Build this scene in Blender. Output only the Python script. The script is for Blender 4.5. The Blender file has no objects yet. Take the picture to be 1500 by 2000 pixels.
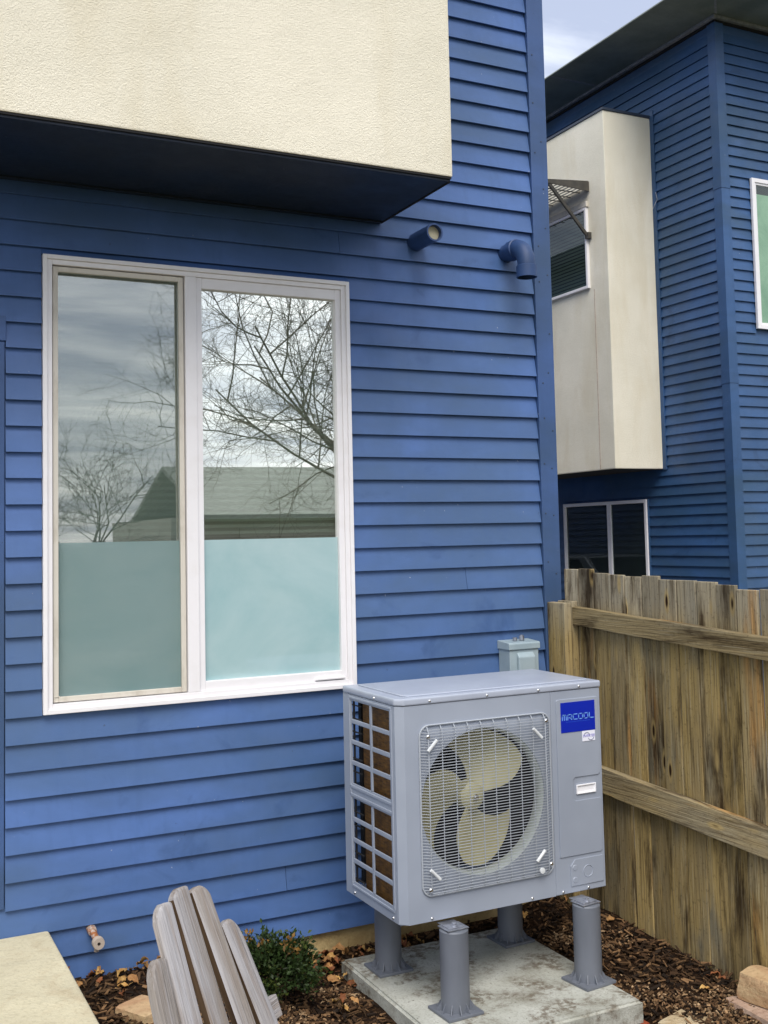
import bpy, bmesh, math, random
import numpy as np
from mathutils import Vector, Matrix
R = math.radians
random.seed(7); rng = np.random.default_rng(7)
scene = bpy.context.scene
COL = scene.collection

# ------------------------------------------------------------------ camera
YAW, PIT, ROL = R(26.5865), R(3.8436), R(-1.2643)
fwd = Vector((math.sin(YAW)*math.cos(PIT), math.cos(YAW)*math.cos(PIT), math.sin(PIT)))
r0 = Vector((math.cos(YAW), -math.sin(YAW), 0)); u0 = r0.cross(fwd)
right = math.cos(ROL)*r0 + math.sin(ROL)*u0
up = -math.sin(ROL)*r0 + math.cos(ROL)*u0
cd = bpy.data.cameras.new('camera'); cam = bpy.data.objects.new('camera', cd); COL.objects.link(cam)
M = Matrix((right, up, -fwd)).transposed().to_4x4(); M.translation = Vector((0, -4.425, 1.70)); cam.matrix_world = M
cd.sensor_fit = 'HORIZONTAL'; cd.sensor_width = 36; cd.lens = 36*2134.77/1500
cd.shift_y = -94.13/1500; cd.clip_start = .05; cd.clip_end = 2000
scene.camera = cam
scene.render.resolution_x, scene.render.resolution_y = 768, 1024

# ------------------------------------------------------------------ sky, sun, exposure
SUN_EL, SUN_AZ = R(54), R(203)         # azimuth clockwise from +Y: behind the camera, a little to its left
w = bpy.data.worlds.new('World'); scene.world = w; w.use_nodes = True
nt = w.node_tree; nt.nodes.clear()
def N(t, typ, **kw):
    n = t.nodes.new(typ)
    for k, v in kw.items():
        if k.startswith('i_'): n.inputs[k[2:].replace('_', ' ')].default_value = v
        else: setattr(n, k, v)
    return n
out = N(nt, 'ShaderNodeOutputWorld'); bg = N(nt, 'ShaderNodeBackground'); bg.inputs[1].default_value = .105
sky = N(nt, 'ShaderNodeTexSky', sky_type='NISHITA', sun_disc=False)
sky.sun_elevation = SUN_EL; sky.sun_rotation = SUN_AZ; sky.air_density = 1.2; sky.dust_density = 2.0
tc = N(nt, 'ShaderNodeTexCoord'); sep = N(nt, 'ShaderNodeSeparateXYZ'); nt.links.new(tc.outputs['Generated'], sep.inputs[0])
den = N(nt, 'ShaderNodeMath', operation='MAXIMUM'); den.inputs[1].default_value = 0.0; nt.links.new(sep.outputs[2], den.inputs[0])
den2 = N(nt, 'ShaderNodeMath', operation='ADD'); den2.inputs[1].default_value = .12; nt.links.new(den.outputs[0], den2.inputs[0])
dx = N(nt, 'ShaderNodeMath', operation='DIVIDE'); dy = N(nt, 'ShaderNodeMath', operation='DIVIDE')
nt.links.new(sep.outputs[0], dx.inputs[0]); nt.links.new(den2.outputs[0], dx.inputs[1])
nt.links.new(sep.outputs[1], dy.inputs[0]); nt.links.new(den2.outputs[0], dy.inputs[1])
cmb = N(nt, 'ShaderNodeCombineXYZ'); nt.links.new(dx.outputs[0], cmb.inputs[0]); nt.links.new(dy.outputs[0], cmb.inputs[1])
mp = N(nt, 'ShaderNodeMapping'); mp.inputs['Scale'].default_value = (.8, 1.5, 1); mp.inputs['Location'].default_value = (.4, 3.9, 0)
nt.links.new(cmb.outputs[0], mp.inputs[0])
cn = N(nt, 'ShaderNodeTexNoise'); cn.inputs['Scale'].default_value = 1.1; cn.inputs['Detail'].default_value = 9; cn.inputs['Roughness'].default_value = .58; cn.inputs['Distortion'].default_value = .5
nt.links.new(mp.outputs[0], cn.inputs['Vector'])
cr = N(nt, 'ShaderNodeValToRGB'); cr.color_ramp.elements[0].position = .38; cr.color_ramp.elements[1].position = .66
cr.color_ramp.elements[0].color = (3.9, 4.3, 5.5, 1); cr.color_ramp.elements[1].color = (11.2, 11.4, 11.6, 1)
nt.links.new(cn.outputs[0], cr.inputs[0])
mx = N(nt, 'ShaderNodeMix', data_type='RGBA'); mx.inputs['Factor'].default_value = .78
nt.links.new(sky.outputs[0], mx.inputs['A']); nt.links.new(cr.outputs[0], mx.inputs['B'])
nt.links.new(mx.outputs['Result'], bg.inputs[0]); nt.links.new(bg.outputs[0], out.inputs[0])
sl = bpy.data.lights.new('sun', 'SUN'); sl.energy = 1.8; sl.angle = R(35); sl.color = (1, .94, .86)
so = bpy.data.objects.new('sun', sl); COL.objects.link(so); so.location = (-3, -12, 14)
sd = Vector((math.sin(SUN_AZ)*math.cos(SUN_EL), math.cos(SUN_AZ)*math.cos(SUN_EL), math.sin(SUN_EL)))
so.rotation_euler = (-sd).to_track_quat('-Z', 'Y').to_euler()
vs = scene.view_settings; vs.view_transform = 'Standard'; vs.look = 'None'; vs.exposure = 0.68; vs.gamma = 1; vs.use_curve_mapping = False

# ------------------------------------------------------------------ materials
def lin(r, g, b):
    f = lambda c: (c/255/12.92) if c/255 <= .04045 else ((c/255+.055)/1.055)**2.4
    return (f(r), f(g), f(b), 1)
class Mat:
    """a principled material with helpers for chaining procedural layers"""
    def __init__(s, name, col, rough=.6, metal=0., spec=.5):
        s.m = bpy.data.materials.new(name); s.m.use_nodes = True; s.t = s.m.node_tree; s.L = s.t.links.new
        s.b = s.t.nodes['Principled BSDF']; s.b.inputs['Roughness'].default_value = rough; s.b.inputs['Metallic'].default_value = metal
        s.b.inputs['Specular IOR Level'].default_value = spec
        s.b.inputs['Base Color'].default_value = col; s.col = None; s.base = col; s.h = None; s._pos = {}
    def pos(s, scale=(1, 1, 1), kind='world', jitter=False, loc=(0, 0, 0)):
        if kind == 'world': src = N(s.t, 'ShaderNodeNewGeometry').outputs['Position']
        else: src = N(s.t, 'ShaderNodeTexCoord').outputs['Object']
        if jitter:
            oi = N(s.t, 'ShaderNodeObjectInfo'); ml = N(s.t, 'ShaderNodeMath', operation='MULTIPLY'); ml.inputs[1].default_value = 37.
            s.L(oi.outputs['Random'], ml.inputs[0]); va = N(s.t, 'ShaderNodeVectorMath', operation='ADD'); s.L(src, va.inputs[0]); s.L(ml.outputs[0], va.inputs[1]); src = va.outputs[0]
        mpn = N(s.t, 'ShaderNodeMapping'); mpn.inputs['Scale'].default_value = scale; mpn.inputs['Location'].default_value = loc
        s.L(src, mpn.inputs[0]); return mpn.outputs[0]
    def noise(s, vec, scale, detail=5, rough=.55, dist=0., lo=.35, hi=.65):
        n = N(s.t, 'ShaderNodeTexNoise'); n.inputs['Scale'].default_value = scale; n.inputs['Detail'].default_value = detail
        n.inputs['Roughness'].default_value = rough; n.inputs['Distortion'].default_value = dist; s.L(vec, n.inputs['Vector'])
        mr = N(s.t, 'ShaderNodeMapRange'); mr.inputs['From Min'].default_value = lo; mr.inputs['From Max'].default_value = hi; s.L(n.outputs[0], mr.inputs['Value'])
        return mr.outputs[0]
    def ramp(s, val, a, b):
        mr = N(s.t, 'ShaderNodeMapRange'); mr.inputs['From Min'].default_value = a; mr.inputs['From Max'].default_value = b; s.L(val, mr.inputs['Value']); return mr.outputs[0]
    def mul(s, a, b):
        n = N(s.t, 'ShaderNodeMath', operation='MULTIPLY')
        for i, v in enumerate((a, b)):
            if isinstance(v, (int, float)): n.inputs[i].default_value = v
            else: s.L(v, n.inputs[i])
        return n.outputs[0]
    def layer(s, col, fac, blend='MIX'):
        n = N(s.t, 'ShaderNodeMix', data_type='RGBA', blend_type=blend)
        if isinstance(fac, (int, float)): n.inputs['Factor'].default_value = fac
        else: s.L(fac, n.inputs['Factor'])
        if s.col is None: n.inputs['A'].default_value = s.base
        else: s.L(s.col, n.inputs['A'])
        if isinstance(col, tuple): n.inputs['B'].default_value = col
        else: s.L(col, n.inputs['B'])
        s.col = n.outputs['Result']; s.L(s.col, s.b.inputs['Base Color']); return s
    def tint(s, amt):
        """per-object brightness variation"""
        oi = N(s.t, 'ShaderNodeObjectInfo'); mr = N(s.t, 'ShaderNodeMapRange'); mr.inputs['To Min'].default_value = 1-amt; mr.inputs['To Max'].default_value = 1+amt
        s.L(oi.outputs['Random'], mr.inputs['Value']); c = N(s.t, 'ShaderNodeCombineColor')
        for i in range(3): s.L(mr.outputs[0], c.inputs[i])
        return s.layer(c.outputs[0], 1., 'MULTIPLY')
    def bump(s, val, strength, dist):
        n = N(s.t, 'ShaderNodeBump'); n.inputs['Strength'].default_value = strength; n.inputs['Distance'].default_value = dist; s.L(val, n.inputs['Height'])
        if s.h is not None: s.L(s.h, n.inputs['Normal'])
        s.h = n.outputs[0]; s.L(s.h, s.b.inputs['Normal']); return s
    def rough(s, val, a, b):
        mr = N(s.t, 'ShaderNodeMapRange'); mr.inputs['To Min'].default_value = a; mr.inputs['To Max'].default_value = b; s.L(val, mr.inputs['Value']); s.L(mr.outputs[0], s.b.inputs['Roughness']); return s
    def z(s):
        g = N(s.t, 'ShaderNodeNewGeometry'); sp = N(s.t, 'ShaderNodeSeparateXYZ'); s.L(g.outputs['Position'], sp.inputs[0]); return sp.outputs[2]

def blue_paint(name, col, dirt=.75):
    m = Mat(name, col, .5)
    p = m.pos()
    m.layer((col[0]*1.30, col[1]*1.26, col[2]*1.30, 1), m.mul(m.noise(m.pos((.8, .8, 1.5), loc=(.6, 0, 2.2)), 1.7, 5, .6, .5, .42, .62), .9))
    m.layer((col[0]*.95, col[1]*.86, col[2]*.68, 1), m.mul(m.noise(m.pos((.5, .5, 1.1), loc=(9, 3, 5)), 1.3, 5, .6, .3, .46, .62), .7))
    m.layer((col[0]*.55, col[1]*.62, col[2]*.66, 1), m.mul(m.noise(m.pos((1, 1, 1.3), loc=(4.2, 0, 1.3)), 3.2, 5, .6, .6, .60, .72), dirt))
    m.layer((col[0]*.8, col[1]*.85, col[2]*.85, 1), m.mul(m.noise(m.pos((9, 9, .7)), 3, 4, .6, 0, .5, .75), .35))
    m.layer((.42, .45, .5, 1), m.mul(m.noise(m.pos((1, 1, .8), loc=(1, 7, 2)), 55, 2, .5, 0, .765, .80), .55))
    m.layer((.03, .04, .06, 1), m.mul(m.noise(p, 38, 2, .5, 0, .76, .80), .5))
    m.tint(.05)
    m.rough(m.noise(p, 5, 4), .42, .62)
    m.bump(m.noise(m.pos((1, 1, 14)), 60, 4), .12, .002)
    return m
BLUE = lin(68, 99, 150)
M_ = {}
M_['siding'] = blue_paint('siding_paint', BLUE).m
M_['siding_shaded'] = blue_paint('far_siding_shade_tone', lin(46, 80, 122)).m  # shade on the far house put into a darker copy of the blue
M_['trim'] = blue_paint('trim_paint', lin(56, 84, 130), .3).m
M_['bluepipe'] = blue_paint('pipe_paint', lin(40, 68, 116), .2).m
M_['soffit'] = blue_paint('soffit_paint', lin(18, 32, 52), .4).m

def stucco(name, col, stain=.6, grain=260):
    m = Mat(name, col, .9, spec=.2); p = m.pos()
    m.layer((col[0]*1.12, col[1]*1.12, col[2]*1.14, 1), m.noise(p, 1.3, 4))
    m.layer((col[0]*.83, col[1]*.76, col[2]*.62, 1), m.mul(m.noise(m.pos((2.2, 2.2, .5)), 1.5, 5, .6, .4, .48, .72), stain))
    m.layer((col[0]*.72, col[1]*.68, col[2]*.6, 1), m.mul(m.noise(p, grain, 3, .6, 0, .5, .68), .38))
    v = N(m.t, 'ShaderNodeTexVoronoi'); v.inputs['Scale'].default_value = grain*.75; m.L(p, v.inputs['Vector'])
    m.bump(v.outputs['Distance'], .35, .003); m.bump(m.noise(p, grain*.7, 4, .7), .6, .003); m.bump(m.noise(p, 6, 3), .15, .01)
    return m.m
M_['stucco'] = stucco('cream_stucco', lin(234, 228, 208), .4)
M_['stucco2'] = stucco('weathered_stucco', lin(238, 232, 212), .45, 200)
m = Mat('white_vinyl', lin(236, 234, 236), .35); m.layer(lin(205, 198, 190), m.mul(m.noise(m.pos(), 9, 4, .6, 0, .5, .8), .22)); M_['vinyl'] = m.m
m = Mat('beige_aluminium', lin(212, 206, 194), .45); m.layer(lin(150, 138, 118), m.mul(m.noise(m.pos((1, 1, .4)), 14, 4, .6, 0, .5, .75), .5)); M_['beige'] = m.m
m = Mat('dark_blind', lin(48, 60, 50), .7); M_['blind'] = m.m
m = Mat('dark_gap', (.01, .01, .012, 1), .9); M_['black'] = m.m
m = Mat('room_dark', (.05, .05, .05, 1), .9); M_['room'] = m.m
m = Mat('pleated_shade', lin(226, 230, 216), .8); M_['shade'] = m.m
m = Mat('frosted_film', lin(178, 203, 205), .35, spec=.5); m.layer(lin(146, 183, 187), m.noise(m.pos((1, 1, 1.4)), 1.9, 5, .6, .5, .3, .7)); m.b.inputs['Coat Weight'].default_value = 1.; m.b.inputs['Coat IOR'].default_value = 1.7; m.b.inputs['Coat Roughness'].default_value = .04; M_['film'] = m.m
m = Mat('green_shade', lin(180, 194, 178), .7); m.layer(lin(138, 160, 142), m.mul(m.noise(m.pos(), 3.5, 6, .65, .8, .45, .7), .6)); M_['greenshade'] = m.m

def glass(name, refl, rough=0.0, col=(.92, .96, .96, 1), tcol=(.86, .93, .91, 1), wave=.0):
    m = bpy.data.materials.new(name); m.use_nodes = True; t = m.node_tree; t.nodes.clear()
    o = N(t, 'ShaderNodeOutputMaterial'); g = N(t, 'ShaderNodeBsdfGlossy'); g.inputs['Roughness'].default_value = rough; g.inputs['Color'].default_value = col
    tr = N(t, 'ShaderNodeBsdfTransparent'); tr.inputs['Color'].default_value = tcol
    lw = N(t, 'ShaderNodeFresnel'); lw.inputs['IOR'].default_value = 1.5
    ad = N(t, 'ShaderNodeMath', operation='ADD'); ad.use_clamp = True; ad.inputs[1].default_value = refl; t.links.new(lw.outputs[0], ad.inputs[0])
    gb = N(t, 'ShaderNodeNewGeometry'); iv = N(t, 'ShaderNodeMath', operation='SUBTRACT'); iv.inputs[0].default_value = 1.; t.links.new(gb.outputs['Backfacing'], iv.inputs[1])
    fm = N(t, 'ShaderNodeMath', operation='MULTIPLY'); t.links.new(ad.outputs[0], fm.inputs[0]); t.links.new(iv.outputs[0], fm.inputs[1])   # the coating is on the outer face only
    mxs = N(t, 'ShaderNodeMixShader'); t.links.new(fm.outputs[0], mxs.inputs[0])
    t.links.new(tr.outputs[0], mxs.inputs[1]); t.links.new(g.outputs[0], mxs.inputs[2]); t.links.new(mxs.outputs[0], o.inputs[0])
    if wave:
        gm = N(t, 'ShaderNodeNewGeometry'); n = N(t, 'ShaderNodeTexNoise'); n.inputs['Scale'].default_value = 2.2; n.inputs['Detail'].default_value = 2
        bpn = N(t, 'ShaderNodeBump'); bpn.inputs['Strength'].default_value = wave; bpn.inputs['Distance'].default_value = .01
        t.links.new(gm.outputs['Position'], n.inputs['Vector']); t.links.new(n.outputs[0], bpn.inputs['Height']); t.links.new(bpn.outputs[0], g.inputs['Normal'])
    return m
M_['glass'] = glass('window_glass', .68, wave=.02, col=(.95, .97, .93, 1))
M_['glass_dark'] = glass('dark_window_glass', .02)
M_['glass_mid'] = glass('green_window_glass', .03, tcol=(.84, .93, .87, 1))
def meshmat(name, opacity, col):
    m = bpy.data.materials.new(name); m.use_nodes = True; t = m.node_tree; t.nodes.clear()
    o = N(t, 'ShaderNodeOutputMaterial'); d = N(t, 'ShaderNodeBsdfDiffuse'); d.inputs[0].default_value = col; tr = N(t, 'ShaderNodeBsdfTransparent')
    mxs = N(t, 'ShaderNodeMixShader'); mxs.inputs[0].default_value = opacity
    t.links.new(tr.outputs[0], mxs.inputs[1]); t.links.new(d.outputs[0], mxs.inputs[2]); t.links.new(mxs.outputs[0], o.inputs[0]); return m
M_['screen'] = meshmat('insect_screen_mesh', .20, lin(100, 116, 110))

def concrete(name, col, stain, stain_col, lo=.48, hi=.62):
    m = Mat(name, col, .85, spec=.3); p = m.pos()
    m.layer((col[0]*1.2, col[1]*1.2, col[2]*1.2, 1), m.noise(p, 4, 5)); m.layer((col[0]*.7, col[1]*.68, col[2]*.62, 1), m.mul(m.noise(p, 90, 3, .6, 0, .5, .75), .5))
    m.layer(stain_col, m.mul(m.noise(p, 7, 7, .68, .6, lo, hi), stain))
    m.bump(m.noise(p, 70, 5, .65), .35, .004); m.bump(m.noise(p, 9, 4), .2, .01); return m.m
m = Mat('pad_concrete', lin(172, 174, 164), .88, spec=.25); p = m.pos()
m.layer(lin(196, 198, 190), m.noise(p, 5, 5)); m.layer(lin(132, 130, 118), m.mul(m.noise(p, 120, 4, .65, 0, .5, .7), .6)); m.layer(lin(120, 116, 100), m.mul(m.noise(p, 3.2, 6, .6, 0, .5, .66), .6))
m.layer(lin(86, 66, 42), m.mul(m.mul(m.noise(p, 5.5, 5, .6, 0, .47, .58), m.noise(p, 38, 5, .7, 0, .42, .56)), .7)); m.layer(lin(52, 40, 28), m.mul(m.noise(p, 60, 4, .6, 0, .66, .72), .7))
m.bump(m.noise(p, 110, 5, .7), .5, .003); m.bump(m.noise(p, 9, 4), .2, .008); M_['pad'] = m.m
M_['stoop'] = concrete('stoop_concrete', lin(196, 188, 160), .45, lin(160, 128, 86), .5, .8)
M_['foundation'] = concrete('foundation_concrete', lin(186, 164, 118), .5, lin(140, 110, 66))
def sandstone(name, a, b):
    m = Mat(name, a, .9, spec=.2); m.layer(b, m.noise(m.pos((1, 1, 3.5)), 7, 6, .65, .5)); m.layer((a[0]*.5, a[1]*.42, a[2]*.35, 1), m.mul(m.noise(m.pos(), 45, 4, .6, 0, .52, .72), .6))
    m.bump(m.noise(m.pos(), 40, 6, .7), .6, .006); return m.m
M_['sandstone'] = sandstone('tan_sandstone', lin(214, 188, 146), lin(190, 152, 116))
M_['pinkstone'] = sandstone('pink_sandstone', lin(200, 176, 156), lin(172, 144, 126))
M_['flagstone'] = sandstone('pale_flagstone', lin(206, 192, 162), lin(182, 160, 124))
M_['brick'] = sandstone('red_brick', lin(170, 86, 54), lin(128, 60, 44))

# heat pump
m = Mat('grey_enamel', lin(158, 166, 180), .38); m.layer(lin(146, 154, 168), m.noise(m.pos(), 2.5, 3)); m.bump(m.noise(m.pos(), 420, 2), .05, .001); M_['enamel'] = m.m
m = Mat('lid_enamel', lin(164, 171, 186), .34); m.layer(lin(178, 186, 200), m.mul(m.noise(m.pos(), 6, 4), .5)); m.bump(m.noise(m.pos(), 420, 2), .05, .001); M_['lid'] = m.m
m = Mat('grille_coat', lin(170, 176, 184), .35); M_['wire'] = m.m
m = Mat('coil_fins', lin(132, 94, 36), .5, .35); m.layer(lin(58, 38, 12), m.noise(m.pos((1, 1, 6)), 22, 4, .6, 0, .35, .7)); m.bump(m.noise(m.pos((160, 160, 1)), 3, 2), .6, .003); M_['coil'] = m.m
m = Mat('fan_plastic', lin(190, 186, 148), .45); m.layer(lin(160, 148, 98), m.mul(m.noise(m.pos(), 3, 4), .5)); M_['fan'] = m.m
m = Mat('orifice_plastic', lin(182, 190, 188), .4); M_['orifice'] = m.m
m = Mat('chrome_screw', (.8, .8, .8, 1), .2, 1.); M_['screw'] = m.m
m = Mat('label_blue', lin(4, 36, 168), .35); M_['label'] = m.m
m = Mat('label_letter', lin(120, 172, 244), .35); M_['letter'] = m.m
m = Mat('label_faint', lin(40, 84, 196), .35); M_['faint'] = m.m
m = Mat('sticker_white', lin(236, 238, 250), .4); M_['sticker'] = m.m
m = Mat('sticker_purple', lin(92, 84, 190), .4); M_['stpurple'] = m.m
m = Mat('sticker_dark', lin(56, 70, 110), .4); M_['stdark'] = m.m
m = Mat('white_handle', lin(240, 240, 244), .35); M_['handle'] = m.m
m = Mat('clear_clip', lin(216, 220, 222), .25); M_['clip'] = m.m
m = Mat('grey_riser_plastic', lin(112, 117, 127), .48); m.layer(lin(100, 105, 114), m.noise(m.pos((1, 1, .3)), 8, 4)); M_['riser'] = m.m
m = Mat('galvanised', lin(190, 194, 204), .32, .75); m.layer(lin(150, 154, 164), m.noise(m.pos(), 30, 3)); M_['galv'] = m.m
m = Mat('grey_box_paint', lin(164, 180, 186), .42); m.layer(lin(148, 166, 174), m.noise(m.pos(), 7, 3)); M_['gbox'] = m.m
m = Mat('copper_verdigris', lin(176, 112, 66), .45, .35); m.layer(lin(206, 190, 176), m.noise(m.pos(), 60, 5, .6, 0, .45, .6)); M_['brass'] = m.m
m = Mat('limescale', lin(178, 164, 150), .8); M_['lime'] = m.m

# wood
def fence_wood(name, along):
    """along: 'z' for upright boards, 'y' for rails"""
    m = Mat(name, lin(158, 140, 102), .88, spec=.15); up = along == 'z'
    V3 = lambda c, l, loc=(0, 0, 0): m.pos((c, c, l) if up else (c, l, c), 'world', True, loc)
    m.layer(lin(178, 154, 100), m.noise(V3(5, .7), 1., 3, .5, .2, .4, .6))
    m.layer(lin(134, 126, 104), m.noise(V3(6, 1.6, (3, 1, 8)), 1., 4, .6, .2, .48, .66))
    if up: m.layer(lin(164, 158, 142), m.mul(m.ramp(m.z(), 1.20, 1.40), .7))
    else: m.layer(lin(144, 132, 106), .6)
    m.layer(lin(190, 142, 80), m.mul(m.noise(V3(10, 1.1, (5, 1, 2)), 1., 3, .5, 0, .62, .72), .8))
    m.layer(lin(56, 42, 26), m.mul(m.noise(V3(9, 1.5, (2, 9, 4)), 1., 6, .66, .3, .50, .63), .92))
    m.layer(lin(70, 56, 36), m.mul(m.noise(V3(150, 3.0), 1., 4, .65, .2, .5, .68), .65))
    m.layer(lin(196, 184, 152), m.mul(m.noise(V3(120, 4.0, (7, 2, 1)), 1., 4, .65, .2, .54, .70), .5))
    m.layer(lin(60, 48, 30), m.mul(m.noise(V3(60, 60), 1., 3, .6, 0, .58, .70), .35))
    v = N(m.t, 'ShaderNodeTexVoronoi'); v.inputs['Scale'].default_value = 1.; m.L(V3(11, 3.2), v.inputs['Vector'])
    m.layer(lin(178, 154, 102), m.mul(m.ramp(v.outputs['Distance'], .20, .13), .7)); m.layer(lin(44, 26, 12), m.ramp(v.outputs['Distance'], .11, .06))
    m.tint(.30); m.bump(m.noise(V3(150, 3.0), 1., 4, .65, .2), .6, .003); return m.m
M_['picket'] = fence_wood('cedar_picket', 'z'); M_['rail'] = fence_wood('cedar_rail', 'y')
m = Mat('weathered_teak', lin(150, 142, 134), .85, spec=.2)
a = m.pos((170, 170, 3.), 'obj', True)
m.layer(lin(170, 168, 170), m.noise(m.pos((9, 9, 1.4), 'obj', True), 1.2, 4)); m.layer(lin(128, 110, 92), m.mul(m.noise(m.pos((30, 30, 2.), 'obj', True), 1., 5, .6, .2, .46, .68), .8))
m.layer(lin(70, 60, 52), m.mul(m.noise(a, 1., 4, .65, .1, .55, .68), .45)); m.layer(lin(196, 196, 202), m.mul(m.noise(a, 1.7, 4, .6, 0, .56, .72), .45))
m.tint(.10); m.bump(m.noise(a, 1., 4, .65, .1), .7, .003); M_['teak'] = m.m

m = Mat('grimy_teak_edge', lin(92, 74, 56), .9, spec=.15); m.layer(lin(60, 46, 34), m.noise(m.pos((40, 40, 3), 'obj', True), 1., 4)); M_['teak_edge'] = m.m

# ground things: colour from a per-piece attribute
def attr_mat(name, rough=.9):
    m = Mat(name, (.1, .06, .03, 1), rough, spec=.2); at = N(m.t, 'ShaderNodeVertexColor'); at.layer_name = 'col'; m.col = at.outputs[0]; m.L(m.col, m.b.inputs['Base Color']); return m
M_['chips'] = attr_mat('bark_chip').m
m = attr_mat('boxwood_leaf', .45); M_['leaves'] = m.m
m = Mat('soil_mulch', lin(64, 44, 28), .95, spec=.15)
m.layer(lin(30, 20, 13), m.noise(m.pos(), 16, 6, .7)); m.layer(lin(132, 98, 62), m.mul(m.noise(m.pos(), 60, 4, .7, 0, .55, .68), .7))
g = N(m.t, 'ShaderNodeNewGeometry'); ln = N(m.t, 'ShaderNodeVectorMath', operation='LENGTH'); m.L(g.outputs['Position'], ln.inputs[0])
m.layer(lin(104, 98, 66), m.ramp(ln.outputs['Value'], 5.5, 8.5)); m.layer(lin(78, 82, 48), m.mul(m.noise(m.pos(), .7, 5), m.ramp(ln.outputs['Value'], 5.5, 8.5)))
m.bump(m.noise(m.pos(), 45, 6, .7), .9, .02); M_['soil'] = m.m
m = Mat('driveway_concrete', lin(150, 146, 138), .9); m.layer(lin(118, 114, 108), m.noise(m.pos(), 2, 5)); M_['drive'] = m.m
def leafmat(name, a, b):
    m = Mat(name, a, .7, spec=.25); m.layer(b, m.noise(m.pos((1, 1, 1), 'obj', True), 40, 4)); m.tint(.2); return m.m
M_['leaf_tan'] = leafmat('leaf_tan', lin(172, 132, 84), lin(134, 94, 56)); M_['leaf_yel'] = leafmat('leaf_yellow', lin(190, 156, 96), lin(160, 116, 62)); M_['leaf_red'] = leafmat('leaf_rust', lin(134, 84, 50), lin(104, 62, 38))
m = Mat('bark', lin(112, 104, 90), .9); m.layer(lin(84, 76, 64), m.noise(m.pos((1, 1, .3)), 14, 5)); M_['bark'] = m.m
m = Mat('green_stem', lin(84, 70, 48), .9); M_['stem'] = m.m
m = Mat('eave_soffit', lin(142, 148, 138), .6); m.layer(lin(114, 122, 112), m.noise(m.pos(), 2.2, 6, .65)); m.layer(lin(84, 92, 92), m.mul(m.noise(m.pos(), 70, 3, .6, 0, .62, .72), .4)); M_['eave'] = m.m
m = Mat('eave_seal', lin(158, 160, 164), .7); m.layer(lin(128, 132, 134), m.noise(m.pos(), 25, 4)); M_['seal'] = m.m
m = Mat('flashing_dark', lin(52, 62, 78), .5); M_['flash'] = m.m
m = Mat('bronze_steel', lin(64, 62, 58), .55, .2); m.layer(lin(84, 80, 72), m.noise(m.pos(), 9, 4)); M_['bronze'] = m.m
m = Mat('roof_shingle', lin(142, 146, 138), .9); m.layer(lin(122, 126, 118), m.noise(m.pos((2, 2, 9)), 3, 4)); M_['shingle'] = m.m
m = Mat('garage_paint', lin(170, 168, 156), .8); M_['garage'] = m.m
m = Mat('silver_paint', lin(150, 156, 162), .25, .5); M_['car'] = m.m
m = Mat('tyre_rubber', lin(24, 24, 25), .8); M_['tyre'] = m.m
m = Mat('car_glass', lin(26, 34, 38), .06); M_['carglass'] = m.m
m = Mat('lamp_glass', lin(220, 224, 228), .1); M_['lampglass'] = m.m
m = Mat('alloy', lin(170, 172, 176), .3, .8); M_['alloy'] = m.m

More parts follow.
